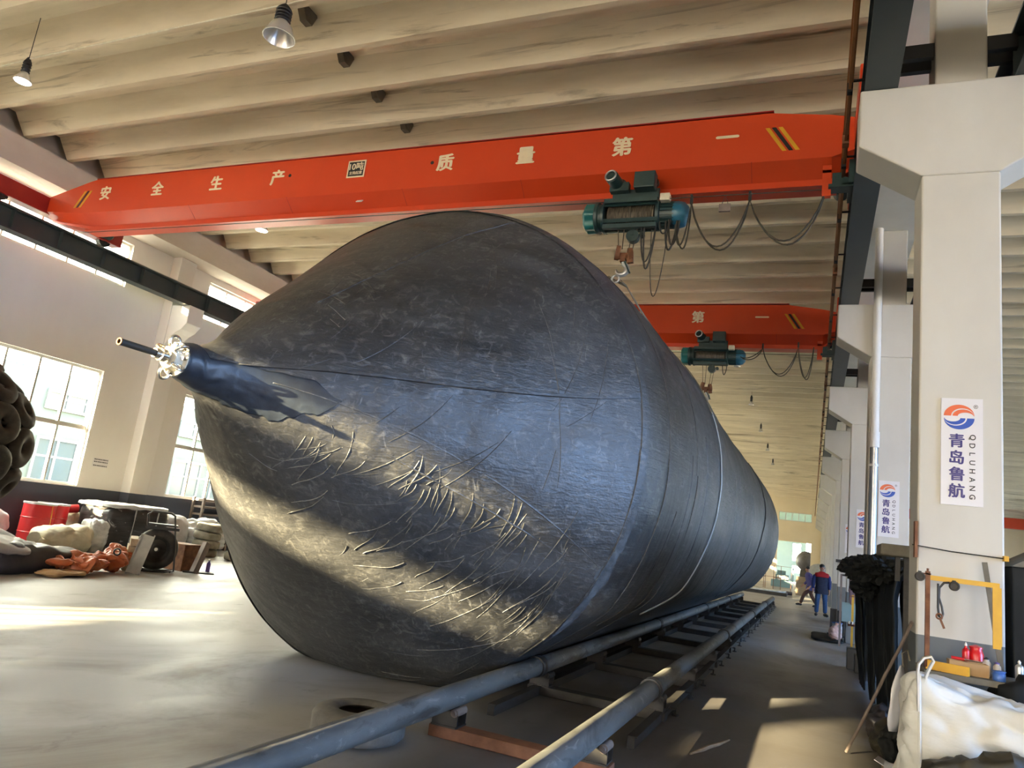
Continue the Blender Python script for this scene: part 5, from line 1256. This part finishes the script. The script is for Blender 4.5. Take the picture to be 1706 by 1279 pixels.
b = MB(); b.box(-.75, -.1, 46.6, 47.4, .0, 1.05); b.box(-.78, -.07, 46.57, 46.6, .2, .3); b.box(-.78, -.07, 46.57, 46.6, .75, .85); obj('body', b, 'wood', t, smooth=0)
t = thing('round_cover', (.35, 46, 0), 'grey half-round cover leaning by the columns behind the men', 'cover')
b = MB(); b.lathe([(.6, 0), (.58, .07), (.38, .18), (.0, .22)], (.40, 46.2, 1.3), (-.15, -1, .1), 28, cap=False); obj('dome', b, 'palegreysteel', t)
b = MB(); b.box(.3, .5, 46.25, 46.35, 0, 1.2); obj('stand', b, 'frame', t, smooth=0)
t = thing('rubber_fender', (-.35, 82, 0), 'dark round rubber fender standing in the next hall', 'fender')
b = MB(); b.lathe([(1.0 * math.sin(PI * i / 16), -1.2 * math.cos(PI * i / 16)) for i in range(17)], (-.45, 82, 2.3), (0, 1, 0), 28); obj('body', b, 'tarp', t)
b = MB(); b.box(-1.0, .1, 81.6, 82.4, 0, 1.4); obj('stand', b, 'frame', t, smooth=0)

# ================================================================== PEOPLE
def skinned(name, nodes, edges, root, m, parent, sub=2):
    """one continuous surface grown round a skeleton of joints: nodes[key] = (point, radius or (rx, ry))"""
    keys = list(nodes); idx = {k: i for i, k in enumerate(keys)}
    me = bpy.data.meshes.new(name); me.from_pydata([nodes[k][0] for k in keys], [(idx[a], idx[c]) for a, c in edges], [])
    o = bpy.data.objects.new(name, me); COL.objects.link(o)
    o.modifiers.new('skin', 'SKIN'); me.skin_vertices[0] if me.skin_vertices else None
    for k in keys:
        r = nodes[k][1]; sv = me.skin_vertices[0].data[idx[k]]; sv.radius = r if isinstance(r, tuple) else (r, r); sv.use_root = (k == root)
    sb = o.modifiers.new('sub', 'SUBSURF'); sb.levels = sub; sb.render_levels = sub
    bpy.context.view_layer.update()
    me2 = bpy.data.meshes.new_from_object(o.evaluated_get(bpy.context.evaluated_depsgraph_get()))
    bpy.data.objects.remove(o); me2.name = name
    o = bpy.data.objects.new(name, me2); COL.objects.link(o); me2.materials.clear(); me2.materials.append(M[m]); me2.shade_smooth()
    if parent: children_inverse(o, parent)
    return o

def person(base, face, h, pose, label, cloth):
    """base = point between the feet; face = heading (degrees from +X); pose = joints in the figure's own frame (x right, y forward, z up) for height 1.7"""
    k = h / 1.7; A = math.radians(face); fw = Vector((math.cos(A), math.sin(A), 0)); rt = Vector((fw.y, -fw.x, 0)); B = Vector(base)
    def W(p): return B + (rt * p[0] + fw * p[1] + Vector((0, 0, p[2]))) * k
    t = thing('person', base, label, 'person')
    J = {n: W(p) for n, p in pose.items()}
    nodes = {'pelvis': (J['pelvis'], .12 * k), 'chest': (J['chest'], (.15 * k, .10 * k)), 'neck0': (J['neck'], .055 * k), 'jaw': (J['neck'].lerp(J['head'], .45), .06 * k), 'head': (J['head'], (.078 * k, .092 * k)), 'crown': (J['head'] + (J['head'] - J['neck']).normalized() * .09 * k, .05 * k)}
    edges = [('pelvis', 'chest'), ('chest', 'neck0'), ('neck0', 'jaw'), ('jaw', 'head'), ('head', 'crown')]
    for s in 'lr':
        for n, r in (('sho', .062), ('elb', .043), ('wri', .028)): nodes[s + n] = (J[s + n], r * k)
        for n, r in (('hip', .09), ('kne', .058), ('ank', .038), ('toe', .022)): nodes[s + n] = (J[s + n], r * k)
        edges += [('chest', s + 'sho'), (s + 'sho', s + 'elb'), (s + 'elb', s + 'wri'), ('pelvis', s + 'hip'), (s + 'hip', s + 'kne'), (s + 'kne', s + 'ank'), (s + 'ank', s + 'toe')]
        hd = (J[s + 'wri'] - J[s + 'elb']).normalized(); sdv = hd.cross(fw if abs(hd.dot(fw)) < .9 else rt).normalized(); ac = hd.cross(sdv).normalized()
        pm = J[s + 'wri'] + hd * .055 * k; nodes[s + 'palm'] = (pm, (.033 * k, .018 * k)); edges.append((s + 'wri', s + 'palm'))
        for fi, (off, ln) in enumerate(((-.027, .062), (-.009, .072), (.009, .068), (.027, .054))):
            p1 = pm + hd * .035 * k + ac * off * k; p2 = p1 + (hd * ln * .55 + sdv * .006) * k; p3 = p2 + (hd * ln * .4 + sdv * .018) * k
            for q, (p, r) in enumerate(((p1, .0095), (p2, .0085), (p3, .007))): nodes[f'{s}f{fi}{q}'] = (p, r * k)
            edges += [(s + 'palm', f'{s}f{fi}0'), (f'{s}f{fi}0', f'{s}f{fi}1'), (f'{s}f{fi}1', f'{s}f{fi}2')]
        p1 = pm - ac * .036 * k - hd * .01 * k + sdv * .01 * k; p2 = p1 - ac * .014 * k + hd * .035 * k + sdv * .008 * k
        nodes[s + 't0'] = (p1, .011 * k); nodes[s + 't1'] = (p2, .009 * k); edges += [(s + 'palm', s + 't0'), (s + 't0', s + 't1')]
    body = skinned('body', nodes, edges, 'pelvis', 'skin', t)
    # clothing: jacket, trousers, shoes; hair and face
    up = (J['head'] - J['neck']).normalized(); look = W(pose.get('look', (0, 1, 0))) - B; look = (look - up * look.dot(up)).normalized(); side = look.cross(up).normalized()
    pl = J['pelvis']
    def torso(name, rings, m):
        b = MB(); R_ = []
        for (c, rx, ry, q) in rings:
            R_.append([c + (sd0 * rx * math.copysign(abs(math.cos(a)) ** q, math.cos(a)) + fw * ry * math.copysign(abs(math.sin(a)) ** q, math.sin(a))) * k for a in [2 * PI * i / 24 for i in range(24)]])
        b.loft(R_, True, True); return obj(name, b, m, t, smooth=80)
    sd0 = (J['rsho'] - J['lsho']).normalized(); Z = lambda v: Vector((0, 0, v * k)); pl = J['pelvis']; ch = J['chest']; ms = (J['lsho'] + J['rsho']) / 2; nk = J['neck']
    torso('jacket', [(pl - Z(.20), .225, .185, .9), (pl - Z(.10), .22, .175, .9), (pl + Z(.08), .19, .145, .9), (pl.lerp(ch, .6), .195, .145, .85), (ch, .21, .145, .8), (ms + Z(-.03), .225, .13, .75), (ms + Z(.03), .20, .11, .8), (ms.lerp(nk, .7) + Z(.01), .10, .085, 1), (nk + Z(.015), .07, .075, 1)], cloth[0])
    if cloth[3]: torso('yoke', [(ch + Z(.0), .205, .135, .8), (ch + Z(.02), .222, .155, .8), (ms + Z(-.03), .24, .142, .75), (ms + Z(.04), .215, .12, .8), (ms.lerp(nk, .7) + Z(.02), .11, .095, 1), (nk + Z(.03), .078, .083, 1)], cloth[3])
    tn = {'p': (pl - Vector((0, 0, .02 * k)), (.155 * k, .12 * k))}; te = []
    for s in 'lr':
        tn[s + 'h'] = (J[s + 'hip'] - Vector((0, 0, .08 * k)), .105 * k); tn[s + 'k'] = (J[s + 'kne'], .082 * k); tn[s + 'a'] = (J[s + 'ank'] + (J[s + 'kne'] - J[s + 'ank']).normalized() * .01 * k, .07 * k)
        te += [('p', s + 'h'), (s + 'h', s + 'k'), (s + 'k', s + 'a')]
    skinned('trousers', tn, te, 'p', cloth[2], t)
    for s in 'lr':
        skinned('sleeve', {'s': (J[s + 'sho'], .092 * k), 'e': (J[s + 'elb'], .07 * k), 'w': (J[s + 'wri'] - (J[s + 'wri'] - J[s + 'elb']).normalized() * .02 * k, .052 * k)}, [('s', 'e'), ('e', 'w')], 's', cloth[1], t)
        ft = (J[s + 'toe'] - J[s + 'ank']); fh = Vector((ft.x, ft.y, 0)).normalized(); an = J[s + 'ank']; to = J[s + 'toe']
        b = MB(); b.tube([an - fh * .065 * k - Z(.035), an - fh * .04 * k - Z(.03), an - Z(.025), an.lerp(to, .5) - Z(.004), to, to + fh * .05 * k - Z(.006)], [.03 * k, .046 * k, .052 * k, .05 * k, .044 * k, .022 * k], 14)
        for v in b.bm.verts: v.co.z = max(v.co.z, min(an.z, to.z) - .045 * k)
        obj('shoe', b, 'shoe', t, smooth=70)
    H_ = J['head'] + up * .02 * k
    b = MB(); b.blob(H_ + up * .05 * k - look * .028 * k, (.084 * k, .088 * k, .078 * k), 2.2, 10, .006, 12, 5, floor=False); obj('hair', b, 'hair', t, smooth=80)
    b = MB(); b.blob(H_ + look * .088 * k - up * .02 * k, (.014 * k, .02 * k, .026 * k), 2, 4, 0, 1, 0, floor=False); obj('nose', b, 'skin', body, smooth=80)
    for sg in (-1, 1):
        b = MB(); b.blob(H_ + look * .083 * k + side * .032 * k * sg + up * .0 * k, (.012 * k, .008 * k, .007 * k), 2, 3, 0, 1, 0, floor=False); obj('eye', b, 'hair', body, smooth=80)
        b = MB(); b.blob(H_ + side * .086 * k * sg - look * .005 * k - up * .015 * k, (.014 * k, .02 * k, .03 * k), 2, 4, 0, 1, 0, floor=False); obj('ear', b, 'skin', body, smooth=80)
    b = MB(); b.blob(H_ + look * .084 * k - up * .062 * k, (.024 * k, .01 * k, .006 * k), 2, 3, 0, 1, 0, floor=False); obj('mouth', b, 'rust', body, smooth=80)
    return t
stand = dict(pelvis=(0, 0, .93), chest=(0, .0, 1.28), neck=(0, 0, 1.45), head=(-.0, .01, 1.585), lsho=(-.19, 0, 1.38), rsho=(.19, 0, 1.38), lelb=(-.25, -.02, 1.10), relb=(.26, -.03, 1.10), lwri=(-.245, .06, .86), rwri=(.27, .05, .85),
             lhip=(-.1, 0, .88), rhip=(.1, 0, .88), lkne=(-.125, .02, .48), rkne=(.125, .03, .48), lank=(-.14, 0, .08), rank=(.14, .0, .08), ltoe=(-.19, .14, .04), rtoe=(.17, .15, .04), look=(-.25, 1, .1))
person((.37, 28.3, 0), -82, 1.72, stand, 'man in a navy jacket with a red yoke and blue jeans, standing in the aisle', ('navy', 'sleeveblue', 'jeans', 'redyoke'))
walk = dict(pelvis=(0, -.03, .88), chest=(0, .06, 1.24), neck=(0, .10, 1.41), head=(0, .13, 1.54), lsho=(-.18, .06, 1.34), rsho=(.18, .08, 1.34), lelb=(-.24, -.10, 1.08), relb=(.24, .02, 1.07), lwri=(-.22, .05, .85), rwri=(.23, .20, .88),
            lhip=(-.09, -.02, .85), rhip=(.09, -.04, .85), lkne=(-.1, .26, .50), rkne=(.1, -.10, .47), lank=(-.1, .40, .09), rank=(.1, -.34, .10), ltoe=(-.11, .54, .06), rtoe=(.1, -.21, .04), look=(-.2, 1, -.05))
person((.0, 34.2, 0), 196, 1.66, walk, 'man in a violet-blue jacket and maroon trousers, walking left behind the standing man', ('violetjacket', 'violetjacket', 'brownpants', None))
